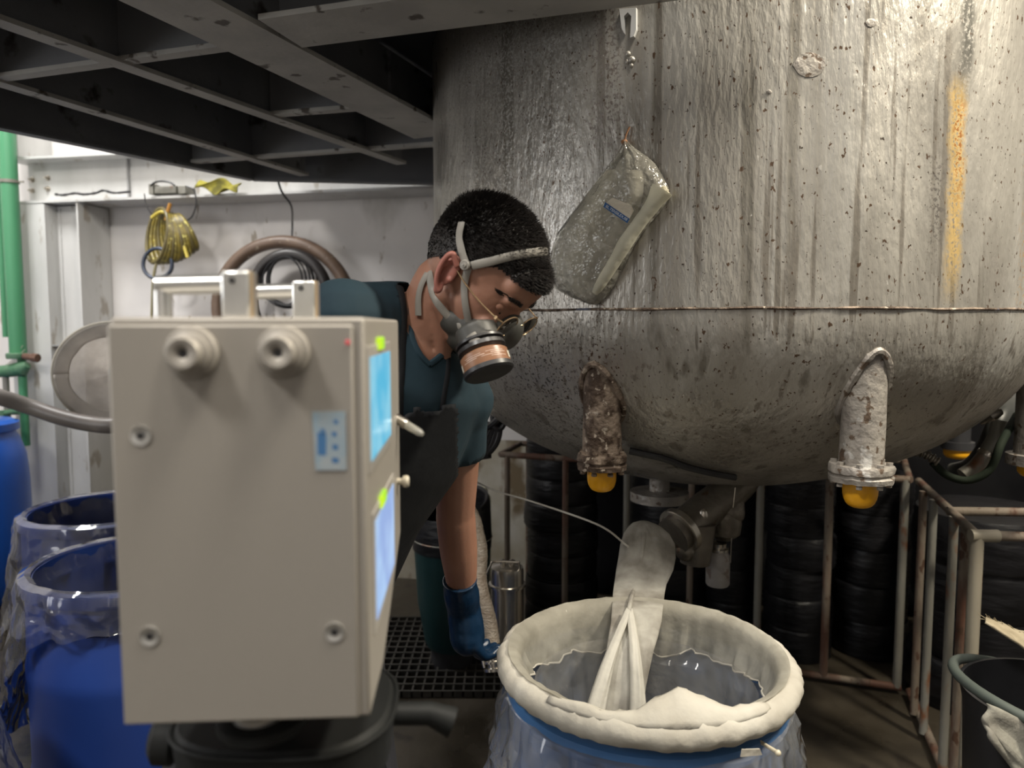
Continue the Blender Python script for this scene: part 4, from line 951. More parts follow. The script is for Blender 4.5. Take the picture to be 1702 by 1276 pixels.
# braided hose and coupling
_props(obj('braided_hose', tube(smooth_path([P(706, 762, 2.45), P(735, 790, 2.3), P(780, 850, 2.05), P(793, 890, 2.0), P(798, 920, 1.98), P(796, 955, 1.96), P(800, 985, 1.94), P(812, 1030, 1.92), P(818, 1072, 1.90)], 8), 0, 12, rf=lambda i: .021+.0008*(i % 2)), M('braided_clear_hose', (.30, .24, .18), (.42, .36, .29), scale=40, rough=.35, stretch=(1, 1, 1.5), bump=.5, bscale=120)), 'braided translucent brown hose hanging down past the blue glove', 'hose')
cpa = P(818, 1068, 1.90); cpb = P(822, 1112, 1.88); cd = (cpb-cpa).normalized(); cl = (cpb-cpa).length
cpt = thing('hose_coupling', cpb, 'small steel cam lock coupling at the end of the braided hose', 'coupling')
obj('sleeve', lathe([(.018, 0), (.022, .003), (.022, cl*.35), (.017, cl*.4), (.017, cl*.65), (.026, cl*.68), (.026, cl*.76), (.018, cl*.78), (.018, cl*.92), (.028, cl*.94), (.028, cl*1.05), (.014, cl*1.06)], cpa, 24, cd, cap=True), m_steel, cpt)
obj('cam_lever', join(tube(smooth_path([cpa+cd*.01+Vector((-.024, 0, 0)), cpa+cd*.03+Vector((-.03, -.004, 0)), cpa+cd*.06+Vector((-.026, -.006, 0))], 4), .004, 8), ball(cpa+cd*.012+Vector((-.022, -.005, 0)), .006)), m_steel, cpt)
obj('cam_lever', tube([cpa+cd*.01+Vector((.024, 0, 0)), cpa+cd*.05+Vector((.03, -.004, 0))], .004, 8), m_steel, cpt)
# black hose bundle hanging behind the shoulder
hbun = []
for k in range(5):
    hbun.append(tube(smooth_path([P(812+3*k, 640, 2.55), P(822+k*2, 690, 2.5-.01*k), P(830-5*k, 712, 2.5), P(822-6*k, 740, 2.5), P(800+3*k, 758, 2.5), P(795+2*k, 730, 2.52), P(806+k, 700, 2.53)], 6), .012, 8))
hbn = thing('hose_bundle', P(812, 750, 2.5), 'tangle of black hoses hanging from the tank behind the shoulder', 'hose')
for h_b in hbun: obj('hose_strand', h_b, m_black_rubber, hbn)
obj('shackle', tube([P(829+10*cos(a), 693+20*sin(a), 2.48) for a in [2*pi*k/20 for k in range(20)]], .010, 8, closed=True), m_black_rubber, hbn)
# wide brown bumper pipe at left of arm (hose tail)

# ------------------------------------------------------------------ PERSON
m_skin = M('skin', (.34, .175, .118), (.29, .142, .094), scale=9, rough=.5, sss=.15, coords='pos', bump=.05, bscale=160)
m_shirt = M('dark_teal_cotton', (.0055, .022, .034), (.008, .029, .044), scale=7, rough=.85, bump=.25, bscale=14)
m_apron = M('black_apron_cloth', (.004, .005, .007), (.008, .009, .011), scale=8, rough=.75, spec=.3, bump=.5, bscale=11)
m_trouser = M('dark_trousers', (.012, .013, .017), (.02, .02, .026), rough=.8)
m_hair = M('black_hair', (.010, .008, .007), (.018, .014, .012), scale=60, rough=.55)
m_glove = M('blue_rubber_glove', (.004, .018, .044), (.006, .024, .058), scale=6, rough=.32, bump=.35, bscale=22)
HC = P(795, 460, 1.30); HS = 1.07
RH = Matrix.Rotation(radians(-28), 3, 'Z') @ Matrix.Rotation(radians(42), 3, 'Y')
def hd(x, y, z): return HC+(RH @ Vector((x, y, z)))*HS
RHi = RH.inverted()
def hl(p): return (RHi @ (Vector(p)-HC))/HS
RS = P(572, 536, 1.25); LS = P(762, 668, 1.47)
NB = P(694, 560, 1.365); PV = Vector((-.45, 1.42, .93))
def ellipsoid(c, rx, ry, rz, M3=RH, s=HS, n=24): return ball(c, 1, n, M3, (rx*s, ry*s, rz*s))
head = [ellipsoid(hd(-.012, 0, .028), .097, .077, .090), ellipsoid(hd(.030, 0, -.005), .062, .066, .085),
        ellipsoid(hd(.045, 0, -.055), .044, .050, .058), ellipsoid(hd(.062, 0, -.092), .026, .030, .022),
        ellipsoid(hd(.076, .032, -.035), .018, .022, .020), ellipsoid(hd(.076, -.032, -.035), .018, .022, .020),
        ellipsoid(hd(.084, 0, .019), .014, .046, .012), ellipsoid(hd(.074, 0, .045), .028, .050, .034),
        limb(hd(.088, 0, .004), hd(.108, 0, -.034), .008*HS, .012*HS), ball(hd(.100, .011, -.038), .009*HS), ball(hd(.100, -.011, -.038), .009*HS),
        ellipsoid(hd(.091, 0, -.062), .010, .024, .007), ellipsoid(hd(.088, 0, -.073), .010, .020, .007),
        limb(hd(0, .050, -.060), hd(.045, .030, -.090), .016, .016), limb(hd(0, -.050, -.060), hd(.045, -.030, -.090), .016, .016)]
# neck
neck_top = hd(-.040, 0, -.055)
neck = [limb(neck_top, NB+Vector((.0, 0, -.02)), .058, .062), limb(hd(-.005, -.052, -.045), NB+Vector((.05, -.035, -.055)), .016, .014)]
sh = (LS-RS).normalized()
tv = (NB-PV).normalized()
def ring(cen, a, b_, s, f, n=32): return [cen+s*(a*cos(2*pi*k/n))+f*(b_*sin(2*pi*k/n)) for k in range(n)]
def torso(g=0.0, low=0.0):
    """lofted trunk; g grows it for clothing"""
    cen = [PV+Vector((-.01, .0, -.08-low)), PV, PV.lerp(NB, .22), PV.lerp(NB, .45)+Vector((-.01, 0, 0)), PV.lerp(NB, .68), (RS+LS)/2+Vector((0, 0, -.015)), (RS+LS)/2*.45+NB*.55, NB]
    A_ = [.165, .170, .150, .158, .178, .165, .105, .060]; B_ = [.11, .115, .105, .115, .122, .095, .075, .060]
    sp_ = Vector((.90, .43, .05)).normalized(); rows_ = []
    for i, c in enumerate(cen):
        t = i/(len(cen)-1); s = sp_.lerp(sh, min(1, t*1.35)).normalized(); d = (cen[min(i+1, 7)]-cen[max(i-1, 0)]).normalized(); s = (s-d*s.dot(d)*.8).normalized(); f = s.cross(d).normalized()
        rows_.append(ring(c, A_[i]+g, B_[i]+g, s, f))
    # refine
    V, Fc = grid([[sum_ for sum_ in r] for r in rows_], closed=True)
    n = 32; V2 = list(V); k = len(rows_); Fc.append(tuple(range(n-1, -1, -1))); Fc.append(tuple((k-1)*n+i for i in range(n)))
    return V2, Fc
LE = P(757, 856, 1.585); LW = P(771, 1012, 1.70)
RE = P(335, 770, 1.30); RW = P(455, 775, 1.13)
def hand(wr, d, nrm, curl, side, g=0.0, sc=1.0):
    """wrist, finger direction, palm normal (fingers curl towards it), side vector sign for the thumb"""
    d = d.normalized(); nrm = (nrm-d*nrm.dot(d)).normalized(); s = d.cross(nrm).normalized()*side
    out = []
    for k in range(4):
        o = (k-1.5)*.0205*sc; out.append(limb(wr+d*.012+s*o*.6, wr+d*.085*sc+s*o, .0155+g, .0115+g))
    L_f = [(.040, .024, .019), (.045, .028, .020), (.042, .026, .020), (.033, .020, .017)]
    for k in range(4):
        o = (1.5-k)*.0215*sc; p = wr+d*.088*sc+s*o; a = curl[0]; r = (.0098, .0100, .0095, .0085)[k]+g
        for j, ln in enumerate(L_f[k]):
            dd = d*cos(a)+nrm*sin(a)+s*(.06*(1.5-k)*(1-min(1, a))); q_ = p+dd.normalized()*ln*sc; out.append(limb(p, q_, r*(1-.07*j), r*(1-.07*(j+1)))); p = q_; a += curl[min(j+1, len(curl)-1)]
    p = wr+d*.020+s*.030+nrm*.008; dd = (d*.55+s*.65+nrm*.45).normalized()
    for j, (ln, r) in enumerate(((.040, .0135), (.032, .0115), (.026, .0105))):
        q_ = p+dd*ln*sc; out.append(limb(p, q_, r+g, r*.93+g)); p = q_; dd = (dd+nrm*.35+d*.25-s*.25).normalized()
    return out
arms = [limb(RS, RE, .052, .041), limb(RE, RW, .043, .029), limb(LS, LE, .052, .042), limb(LE.lerp(LE, 0), LE.lerp(LW, .35), .0435, .043), limb(LE.lerp(LW, .35), LW, .043, .029),
        ball(RS, .060), ball(LS, .060), limb(P(585, 532, 1.28), P(672, 530, 1.37), .055, .050), limb(P(672, 530, 1.37), NB.lerp(neck_top, .4), .050, .048)]
lh = hand(LW, Vector((.16, .06, -1)), Vector((.75, .5, .0)), (.55, .75, .6), -1)
rh_ = hand(RW, Vector((1, -.15, .12)), Vector((.1, .35, -.9)), (.45, .7, .6), -1)
HLP = PV+Vector((.085, .05, -.06)); HRP = PV+Vector((-.085, -.04, -.06))
KL = Vector((-.285, 1.40, .50)); AL = Vector((-.31, 1.60, .09)); KR = Vector((-.60, 1.28, .50)); AR = Vector((-.64, 1.42, .09))
legs = [limb(HLP, KL, .085, .058), limb(KL, AL, .056, .040), limb(HRP, KR, .085, .058), limb(KR, AR, .056, .040)]
for A0 in (AL, AR): legs.append(limb(A0+Vector((0, 0, -.04)), A0+Vector((.06, -.13, -.055)), .036, .028))
body_raw = join(*head, *neck, torso(), *arms, *lh, *rh_, *legs)
body = remesh(body_raw, .0042, 5, .6)
per = thing('person', Vector((-.45, 1.45, 0)), 'man leaning down in teal t-shirt, black apron, glasses, grey half mask and blue glove', 'person')
obj('body', body, m_skin, per, angle=180)
BT = bvh(body)
def face_x(y, z):
    o_ = hd(.25, y, z); d_ = (RH @ Vector((-1, 0, 0))); l = BT.ray_cast(o_, d_)[0]; return hl(l).x if l else .08
# eyes, brows, ear
for sgn in (-1, 1):
    fxx = face_x(sgn*.031, .002)-.0095
    obj('eye', ball(hd(fxx-.001, sgn*.031, .000), .0092*HS, 14), M('eye_white', (.6, .58, .55), rough=.2), per)
    obj('iris', ball(hd(fxx+.0055, sgn*.031, -.006), .0042*HS, 10), M('dark_iris', (.02, .01, .008), rough=.1), per)
    obj('eyelid', ball(hd(fxx, sgn*.031, .003), .0112*HS, 16, RH, (1, 1.15, .80)), m_skin, per)
    br_ = []
    for k in range(90):
        t = R.random(); by_ = sgn*(.013+.036*t); bz_ = .0215+.004*sin(t*3)+.006*(R.random()-.5); p = hd(face_x(by_, bz_)+.0002, by_, bz_); br_.append(tube([p, p+(RH @ Vector((.002-.006*t, sgn*.008, .001)))*HS], [.0012, .0004], 4))
    obj('eyebrow', join(*br_), m_hair, per, kind='stuff')
    # ear
    ec = Vector((-.006, sgn*.0745, -.004)); rows = []
    hel = []
    for k in range(26):
        a = radians(-75)+radians(300)*k/25  # from lobe round the back to the front
        ex = -.004-.0185*sin(a+.35)*1.0; ez = .002-.0315*cos(a+.35)*(1.0)
        hel.append(hd(ec.x-.020*sin(pi*k/25)+.009, ec.y+sgn*(.009+.010*sin(pi*k/25)), ec.z-.028+.060*(1-cos(pi*min(1, k/19)))*.5-(.012*max(0, k-19)/6)))
    parts = [tube(smooth_path(hel, 2), 0, 8, rf=lambda i: .0052)]
    parts.append(ellipsoid(hd(ec.x-.003, ec.y+sgn*.004, ec.z+.004), .017, .006, .028)); parts.append(ellipsoid(hd(ec.x+.003, ec.y+sgn*.008, ec.z-.027), .008, .005, .010))
    parts.append(tube(smooth_path([hd(ec.x-.004, ec.y+sgn*.012, ec.z-.018), hd(ec.x-.010, ec.y+sgn*.013, ec.z+.000), hd(ec.x-.004, ec.y+sgn*.012, ec.z+.018)], 5), .0035, 8)); parts.append(ball(hd(ec.x+.010, ec.y+sgn*.006, ec.z-.004), .0055))
    obj('ear', remesh(join(*parts), .0016, 3, .5), M('ear_skin', (.40, .17, .13), (.34, .13, .10), rough=.5, sss=.25), per)
# hair
def hairline(p):
    x, y, z = p
    # lower limit of hair for a local point
    if x > .045: return .052+.0*(x)
    if x > .012: return .052-(.045-x)*.9
    if x > -.022: return .026-(.012-x)*.35
    return .014-(-.022-x)*.75
def thick(p):
    q_ = hl(p); e = q_.z-hairline(q_); side = min(1, max(0, (q_.z-.045)/.045)); fr = max(0, min(1, (q_.x-.03)/.05))
    return .0012+.009*side
capv = subset(body, lambda c, nn: (c-HC).length < .16 and hl(c).z > hairline(hl(c)), thick)
ht = thing('hair_tmp', HC)
hairo = obj('hair', capv, m_hair, per, angle=180)
bpy.data.objects.remove(ht)
sk = []; V, Fc = capv; NN = vnormals(capv); rr_ = random.Random(5)
SV = []; SF = []
for i in range(19000):
    f = Fc[rr_.randrange(len(Fc))]; j = f[0]; p = V[j].lerp(V[f[2]], rr_.random()); q_ = hl(p); nn = NN[j]
    side = min(1, max(0, (q_.z-.030)/.05)); ln = (.003+.011*side)*(.6+.6*rr_.random())
    if side < .1 and rr_.random() < .5: continue
    dr = (nn*1.0+(RH @ Vector((.9, 0, .35)))*.8+Vector((rr_.gauss(0, .22), rr_.gauss(0, .22), rr_.gauss(0, .22)))).normalized(); s1_, u1_ = frame(dr); k = len(SV); wdt = .0010
    SV += [p+s1_*wdt, p-s1_*.5*wdt+u1_*.87*wdt, p-s1_*.5*wdt-u1_*.87*wdt, p+dr*ln]; SF += [(k, k+1, k+3), (k+1, k+2, k+3), (k+2, k, k+3)]
obj('hair_tufts', (SV, SF), m_hair, hairo, smooth=False, kind='stuff')
# T-shirt
up1 = LS.lerp(LE, .38); up2 = RS.lerp(RE, .55)
LHM = P(760, 742, 1.53)
sraw = join(torso(.014), ball(RS, .074), ball(LS, .070), limb(RS, up2, .070, .066), limb(LS+Vector((-.005, 0, .0)), LHM+Vector((0, 0, -.03)), .066, .056), limb(RS.lerp(NB, .25), NB+Vector((-.03, 0, -.03)), .062, .056), limb(LS, NB+Vector((.02, 0, -.05)), .06, .055), limb(P(588, 534, 1.28), P(668, 520, 1.375), .068, .058))
srt = remesh(sraw, .0065, 7, .6)
srt = ([v+vn*(.0045*noise.fractal(v*7+Vector((0, 0, 3)), 1, 2, 3)) for v, vn in zip(srt[0], vnormals(srt))], srt[1])
vneck = [(690, 440), (735, 440), (800, 520), (780, 578), (742, 582), (713, 606), (697, 590), (684, 562), (680, 520), (690, 480)]
axn = (neck_top-NB).normalized(); armd = (LE-LS).normalized(); armr = (RE-RS).normalized()
def keep_shirt(c, nn):
    u, v = proj(c)
    if inpoly(u, v, vneck) and nn.dot(c-EYE) < 0: return False
    r_ = c-NB; h = r_.dot(axn)
    if h > .0 and (r_-axn*h).length < .074: return False
    if h > .075: return False
    if (c-LS).dot(armd) > 0 and abs(((c-LS)-armd*(c-LS).dot(armd)).length) < .10 and (c-LHM).dot((LE-LS).normalized()) > 0 and (c-PV.lerp(NB, .5)).length > .12 and c.x > -.18: return False
    if (c-RS).dot(armr) > .17 and ((c-RS)-armr*(c-RS).dot(armr)).length < .085 and c.x < -.33 and c.y < 1.36: return False
    if c.z < .86: return False
    return True
shirt = subset(srt, keep_shirt)
for v in shirt[0]:
    d = (v-LHM).dot(armd)
    if abs(d) < .009 and (v-LHM).length < .11: v -= armd*d
obj('t_shirt', shirt, m_shirt, per, angle=180, solid=.003)
ST = bvh(srt)
def surf_path(px_pts, tree, off, n=6):
    pp = smooth_path([Vector((u, v, 0)) for u, v in px_pts], n); out = []; nn = []
    for p in pp:
        h = hit(p.x, p.y, tree, off)
        if h and (not out or (h[0]-out[-1]).length < .06): out.append(h[0]); nn.append(h[1])
    for _ in range(2): nn = [(nn[max(i-1, 0)]+nn[i]+nn[min(i+1, len(nn)-1)]).normalized() for i in range(len(nn))]
    for _ in range(2): out = [out[0]]+[(out[i-1]+out[i]*2+out[i+1])/4 for i in range(1, len(out)-1)]+[out[-1]]
    return out, nn
cp, cn = surf_path([(690, 474), (682, 500), (681, 530), (685, 562), (698, 590), (713, 606)], ST, .001)
obj('collar', ribbon(cp, cn, .012, .004), m_shirt, per)
cp, cn = surf_path([(713, 606), (727, 596), (743, 583)], ST, .001)
obj('collar', ribbon(cp, cn, .012, .004), m_shirt, per)
cp, cn = surf_path([(664, 478), (671, 520), (668, 570), (664, 640), (662, 700)], ST, .002)
obj('apron_strap', ribbon(cp, cn, .016, .003), m_apron, per)
cp, cn = surf_path([(744, 592), (743, 620), (738, 650), (733, 682)], ST, .002)
obj('apron_strap', ribbon(cp, cn, .012, .003), m_apron, per)
apr = remesh(join(torso(.024, .30), limb(PV+Vector((.05, -.05, -.3)), PV+Vector((.08, -.04, -.45)), .16, .15)), .009, 6, .6)
facing = Vector((.62, -.72, -.1)).normalized()
def keep_apron(c, nn):
    u, v = proj(c); return nn.dot(facing) > -.15 and v > 684-6*sin(u*.12)+ (u-700)*-.12 and c.z > .35 and u < 760
obj('apron', subset(apr, keep_apron), m_apron, per, angle=180, solid=.003)
trs = remesh(join(ball(PV+Vector((0, 0, -.04)), .155, sc=(1.1, .8, .8)), limb(HLP, KL, .098, .075), limb(KL, AL, .075, .066), limb(HRP, KR, .098, .075), limb(KR, AR, .075, .066)), .009, 5, .6)
obj('trousers', trs, m_trouser, per, angle=180)
for A0 in (AL, AR):
    obj('boot', remesh(join(limb(A0+Vector((0, 0, .04)), A0+Vector((0, 0, -.03)), .056, .05), limb(A0+Vector((0, .01, -.042)), A0+Vector((.07, -.15, -.052)), .045, .036)), .007, 4, .5), m_dark, per)
# glove
gl_d = (LW-LE).normalized(); g_top = P(764, 962, 1.655)
gprims = join(*hand(LW, Vector((.16, .06, -1)), Vector((.75, .5, .0)), (.55, .75, .6), -1, .0035), limb(LW+Vector((0, 0, .01)), LW+Vector((.008, .002, -.07)), .039, .042), tube([g_top+Vector((0, 0, .0)), g_top.lerp(LW, .5), LW], [.036, .041, .038], 20))
glv = remesh(gprims, .0035, 4, .5)
glv = ([v+vn*(.0025*noise.fractal(v*16, 1, 2, 3)) for v, vn in zip(glv[0], vnormals(glv))], glv[1])
obj('rubber_glove', subset(glv, lambda c, nn: not ((c-g_top).dot(gl_d) < .002)), m_glove, per, label='dark blue rubber glove', angle=180, solid=.0015)
obj('glove_cuff', tube([g_top+gl_d*.004+(frame(gl_d)[0]*cos(2*pi*k/28)+frame(gl_d)[1]*sin(2*pi*k/28))*.0365 for k in range(28)], .0035, 8, closed=True), m_glove, per)
# harness straps
HT = bvh(join(body, capv))
m_strap = M('grey_rubber_strap', (.27, .255, .225), (.22, .205, .18), scale=14, rough=.55)
resp = thing('respirator', hd(.1, 0, -.07), None)
resp.parent = per; resp.location = hd(.1, 0, -.07)-ORG[per.name]
def strap(pxs, wid, parent=resp, off=.003, th=.002, tree=None, name='strap', pre=[], post=[]):
    a, b_ = surf_path(pxs, tree or HT, off)
    for q_ in post: a.append(q_[0]); b_.append(q_[1])
    return obj(name, ribbon(a, b_, wid, th), m_strap, parent)
strap([(771, 373), (768, 388), (768, 405), (772, 422), (778, 438)], .013, off=.008)
strap([(786, 441), (815, 434), (850, 425), (880, 420), (900, 418), (908, 418)], .014, off=.006)
strap([(779, 444), (773, 470), (774, 500), (779, 530), (786, 556), (792, 573)], .013)
strap([(716, 452), (717, 470), (722, 492), (738, 517), (760, 539), (785, 553), (798, 572)], .013, off=.004)
strap([(712, 455), (702, 475), (697, 498), (697, 524)], .012, off=.004)
bk_, bn_ = hit(777, 440, HT, .010)
obj('buckle', join(lathe([(.001, .004), (.0075, .004), (.009, .002), (.009, -.002)], bk_, 20, bn_), lathe([(.001, .0075), (.0035, .007), (.004, .003)], bk_, 12, bn_)), M('buckle_plastic', (.35, .33, .30), rough=.25), resp)
# facepiece
m_mask = M('dark_grey_silicone', (.048, .048, .043), (.062, .060, .054), scale=12, rough=.5)
maxis = Vector((.30, -.34, -.89)).normalized(); mring = P(801, 581, 1.225)
mprims = [ellipsoid(hd(.062, 0, -.055), .052, .055, .050), ellipsoid(hd(.095, 0, -.032), .030, .025, .036), ellipsoid(hd(.050, 0, -.084), .042, .048, .032), ellipsoid(hd(.082, -.014, -.046), .034, .030, .032), ellipsoid(hd(.082, .014, -.046), .034, .030, .032), ellipsoid(hd(.030, -.036, -.068), .032, .022, .026), ellipsoid(hd(.030, .036, -.068), .032, .022, .026),
          tube([mring-maxis*.040, mring+maxis*.002], [.036, .034], 24), limb(mring-maxis*.02, hd(.082, 0, -.055), .032, .032)]
facep = remesh(join(*mprims), .003, 6, .6)
obj('facepiece', facep, m_mask, resp, angle=180)
FT = bvh(facep)
strap([(783, 556), (789, 566), (797, 575)], .018, tree=FT, off=.002, name='strap_tab', th=.003)
cart = obj('cartridge', lathe([(.028, .004), (.037, .008), (.0405, .011), (.0405, .033), (.040, .035)], mring, 44, maxis), M('brown_cartridge_label', (.22, .105, .055), (.27, .14, .08), scale=18, rough=.35), resp, label='brown round filter cartridge')
obj('clamp_ring', join(lathe([(.032, -.006), (.040, -.005), (.041, .002), (.034, .007)], mring, 40, maxis), lathe([(.036, -.016), (.041, -.014), (.041, -.010), (.036, -.008)], mring, 40, maxis)), M('black_mask_ring', (.015, .014, .015), (.03, .028, .028), rough=.35), resp)
obj('cartridge_base', lathe([(.040, .034), (.0425, .035), (.0425, .042), (.039, .045), (.001, .044)], mring, 44, maxis), m_dark, resp)
# printed lines on the cartridge: pale bands
ms, mu_ = frame(maxis); lines = []
aa = atan2(-(mring-EYE).normalized().dot(mu_), -(mring-EYE).normalized().dot(ms))
def arc(h, a0, a1, wdt, r=.0408):
    rr__ = []
    for k in range(13):
        a = a0+(a1-a0)*k/12; rad = ms*cos(a)+mu_*sin(a); rr__.append([mring+maxis*(h-wdt)+rad*r, mring+maxis*(h+wdt)+rad*r])
    return grid(rr__)
for h, a0, a1, wd in ((.018, -.9, -.1, .0004), (.018, .1, .9, .0004), (.021, -.8, .05, .0006), (.021, .3, 1.0, .0005), (.024, -1.0, -.3, .0005), (.024, -.1, .7, .0004), (.027, .3, 1.0, .0004)):
    lines.append(arc(h, aa+a0, aa+a1, wd))
obj('printed_lines', join(*lines), M('pale_print', (.62, .45, .36), rough=.5), cart, smooth=False)
obj('cartridge_tag', arc(.026, aa-1.45, aa-1.2, .006, .0411), M('pale_tag', (.62, .58, .48), rough=.5), cart, smooth=False)
obj('cartridge_tag', arc(.024, aa+1.45, aa+1.2, .006, .0411), M('pale_tag_b', (.62, .58, .48), rough=.5), cart, smooth=False)
# glasses
gls = thing('glasses', hd(.1, 0, -.01), None); gls.parent = per; gls.location = hd(.1, 0, -.01)-ORG[per.name]
m_gold = M('gold_wire', (.80, .60, .36), (.7, .5, .3), rough=.2, metal=.9)
m_lens = film('lens_glass', tint=(.8, .8, .82), diff=.03, rough=.03, bump=0)
gz = -.012
for sgn in (-1, 1):
    cx = .112-.004; n = 30
    fp = [hd(cx-.006*abs(cos(a))*0+.0-.10*(sgn*.034+.0245*cos(a))**2*6*.1, sgn*.034+.0245*cos(a), gz+.0195*sin(a)) for a in [2*pi*k/n for k in range(n)]]
    fr_ = obj('lens_frame', tube(fp, .0012, 6, closed=True), m_gold, gls)
    obj('lens', (fp+[hd(cx+.001, sgn*.034, gz)], [(k, (k+1) % n, n) for k in range(n)]), m_lens, fr_)
    obj('temple', tube(smooth_path([hd(cx-.002, sgn*.0585, gz+.008), hd(cx-.012, sgn*.070, gz+.010), hd(.06, sgn*.0765, gz+.012), hd(.03, sgn*.0790, gz+.016), hd(.004, sgn*.080, gz+.022)], 5), .0013, 6), m_gold, gls)
    obj('hinge', box(-.002, .002, -.0015, .0015, -.003, .003, Matrix.Translation(hd(cx-.010, sgn*.069, gz+.010)) @ RH.to_4x4()), m_gold, gls, smooth=False)
    obj('nose_pad', ball(hd(cx-.010, sgn*.011, gz-.006), .0035, 8), m_lens, gls)
obj('bridge', tube(smooth_path([hd(.109, -.0095, gz+.004), hd(.113, 0, gz+.008), hd(.109, .0095, gz+.004)], 5), .0013, 6), m_gold, gls)
# small probe in the hidden hand
pt = thing('sampling_tube', P(680, 705, .88), 'small clear tipped sampling tube poking out from the rear edge of the instrument', 'tube')
pa = P(640, 684, .89); pb_ = P(703, 722, .86); pd = (pb_-pa).normalized(); pl_ = (pb_-pa).length
obj('barrel', lathe([(.005, 0), (.006, .004), (.006, pl_*.55), (.0045, pl_*.6)], pa, 18, pd, cap=True), m_steel, pt)
obj('clear_tip', lathe([(.0045, pl_*.55), (.005, pl_*.6), (.0045, pl_*.92), (.0025, pl_)], pa, 18, pd, cap=True), m_film_milk, pt)

# ------------------------------------------------------------------ INSTRUMENT on tripod
yaw = radians(-2.0)
y0 = .60
pTL = P(191, 524, y0); pBR = P(603, 1196, y0)
W = .2015; Hh = .343; D_ = .30
ctr = P(396, 541, y0); 
zt_ = P(400, 527, y0).z; zb_ = P(400, 1197, y0).z
IM = Matrix.Translation(Vector((ctr.x, y0, zb_))) @ Matrix.Rotation(radians(3.5), 4, 'Z')
Hh = zt_-zb_
m_case = M('silver_painted_case', (.35, .325, .29), (.34, .315, .28), scale=3, rough=.45, metal=.25, bump=.03, bscale=400)
inst = thing('sampling_instrument', IM @ Vector((0, D_/2, 0)), 'boxy silver air sampling instrument with screens and handles in the foreground', 'instrument')
def rbox(x0, x1, y0_, y1, z0, z1): return box(x0, x1, y0_, y1, z0, z1, IM)
# case: right rear lower corner chamfered
def case_prism():
    pr = [(0, 0), (D_, .125), (D_, Hh), (0, Hh)]   # side profile (depth, height)
    pr = [(0, 0), (D_*.33, .0), (D_, .075), (D_, Hh-.004), (D_-.004, Hh), (0, Hh)]
    V = [IM @ Vector((-W/2, a, b_)) for a, b_ in pr]+[IM @ Vector((W/2, a, b_)) for a, b_ in pr]; n = len(pr)
    return V, [tuple(range(n-1, -1, -1)), tuple(range(n, 2*n))]+[(i, (i+1) % n, n+(i+1) % n, n+i) for i in range(n)]
obj('case', case_prism(), m_case, inst, bevel=.008, smooth=True)
obj('front_panel', rbox(-W/2-.001, W/2-.009, -.0035, .001, .001, Hh-.006), m_case, inst, bevel=.0018, smooth=True)
def fp_(u, v, off=.004):
    nrm = (IM.to_3x3() @ Vector((0, -1, 0))); p0 = IM @ Vector((0, -off, 0)); return onplane(u, v, p0, nrm)
fn = IM.to_3x3() @ Vector((0, -1, 0)); fx = IM.to_3x3() @ Vector((1, 0, 0))
for (u, v) in ((311, 584), (463, 583)):
    c = fp_(u+9, v+2); k_ = obj('rubber_foot', lathe([(.021, -.002), (.0215, .003), (.020, .006), (.0165, .007), (.0165, .013), (.013, .0145), (.013, .021), (.0115, .023), (.006, .0225), (.0035, .020), (.001, .019)], c, 40, fn), m_case, inst)
    obj('foot_screw', lathe([(.0035, .0205), (.001, .0205)], c, 12, fn), m_dark, k_)
for (u, v) in ((234, 724), (249, 1057), (556, 1050)):
    c = fp_(u, v, .0036); s_ = obj('screw', lathe([(.0085, .0), (.0082, .0012), (.0055, .0008), (.0040, -.0015+.0018), (.0038, .0003), (.001, .0003)], c, 28, fn), m_silver, inst)
    obj('screw_socket', lathe([(.0034, .0010), (.001, .0010)], c, 6, fn), m_dark, s_)
# sticker
c0 = fp_(519, 684, .0040); c1_ = fp_(574, 684, .0040); c2_ = fp_(576, 781, .0040); c3_ = fp_(525, 781, .0040)
m_stk = M('pale_blue_sticker', (.26, .36, .44), (.36, .40, .42), scale=60, rough=.4)
stk = obj('blue_sticker', ([c0, c1_, c2_, c3_]+[p+fn*.0006 for p in (c0, c1_, c2_, c3_)], [(0, 1, 2, 3), (7, 6, 5, 4), (0, 4, 5, 1), (1, 5, 6, 2), (2, 6, 7, 3), (3, 7, 4, 0)]), m_stk, inst, smooth=False, label='pale blue sticker with dark blue marks')
m_ink = M('blue_ink', (.07, .20, .42), rough=.4)
for (u0, v0, u1, v1) in ((527, 718, 542, 757), (533, 712, 540, 724), (554, 697, 562, 705), (551, 717, 560, 726), (552, 738, 562, 748), (551, 760, 563, 770)):
    q_ = [fp_(u0, v0, .0047), fp_(u1, v0+1, .0047), fp_(u1, v1, .0047), fp_(u0+1, v1-1, .0047)]; obj('ink_mark', (q_, [(0, 1, 2, 3)]), m_ink, stk, smooth=False)
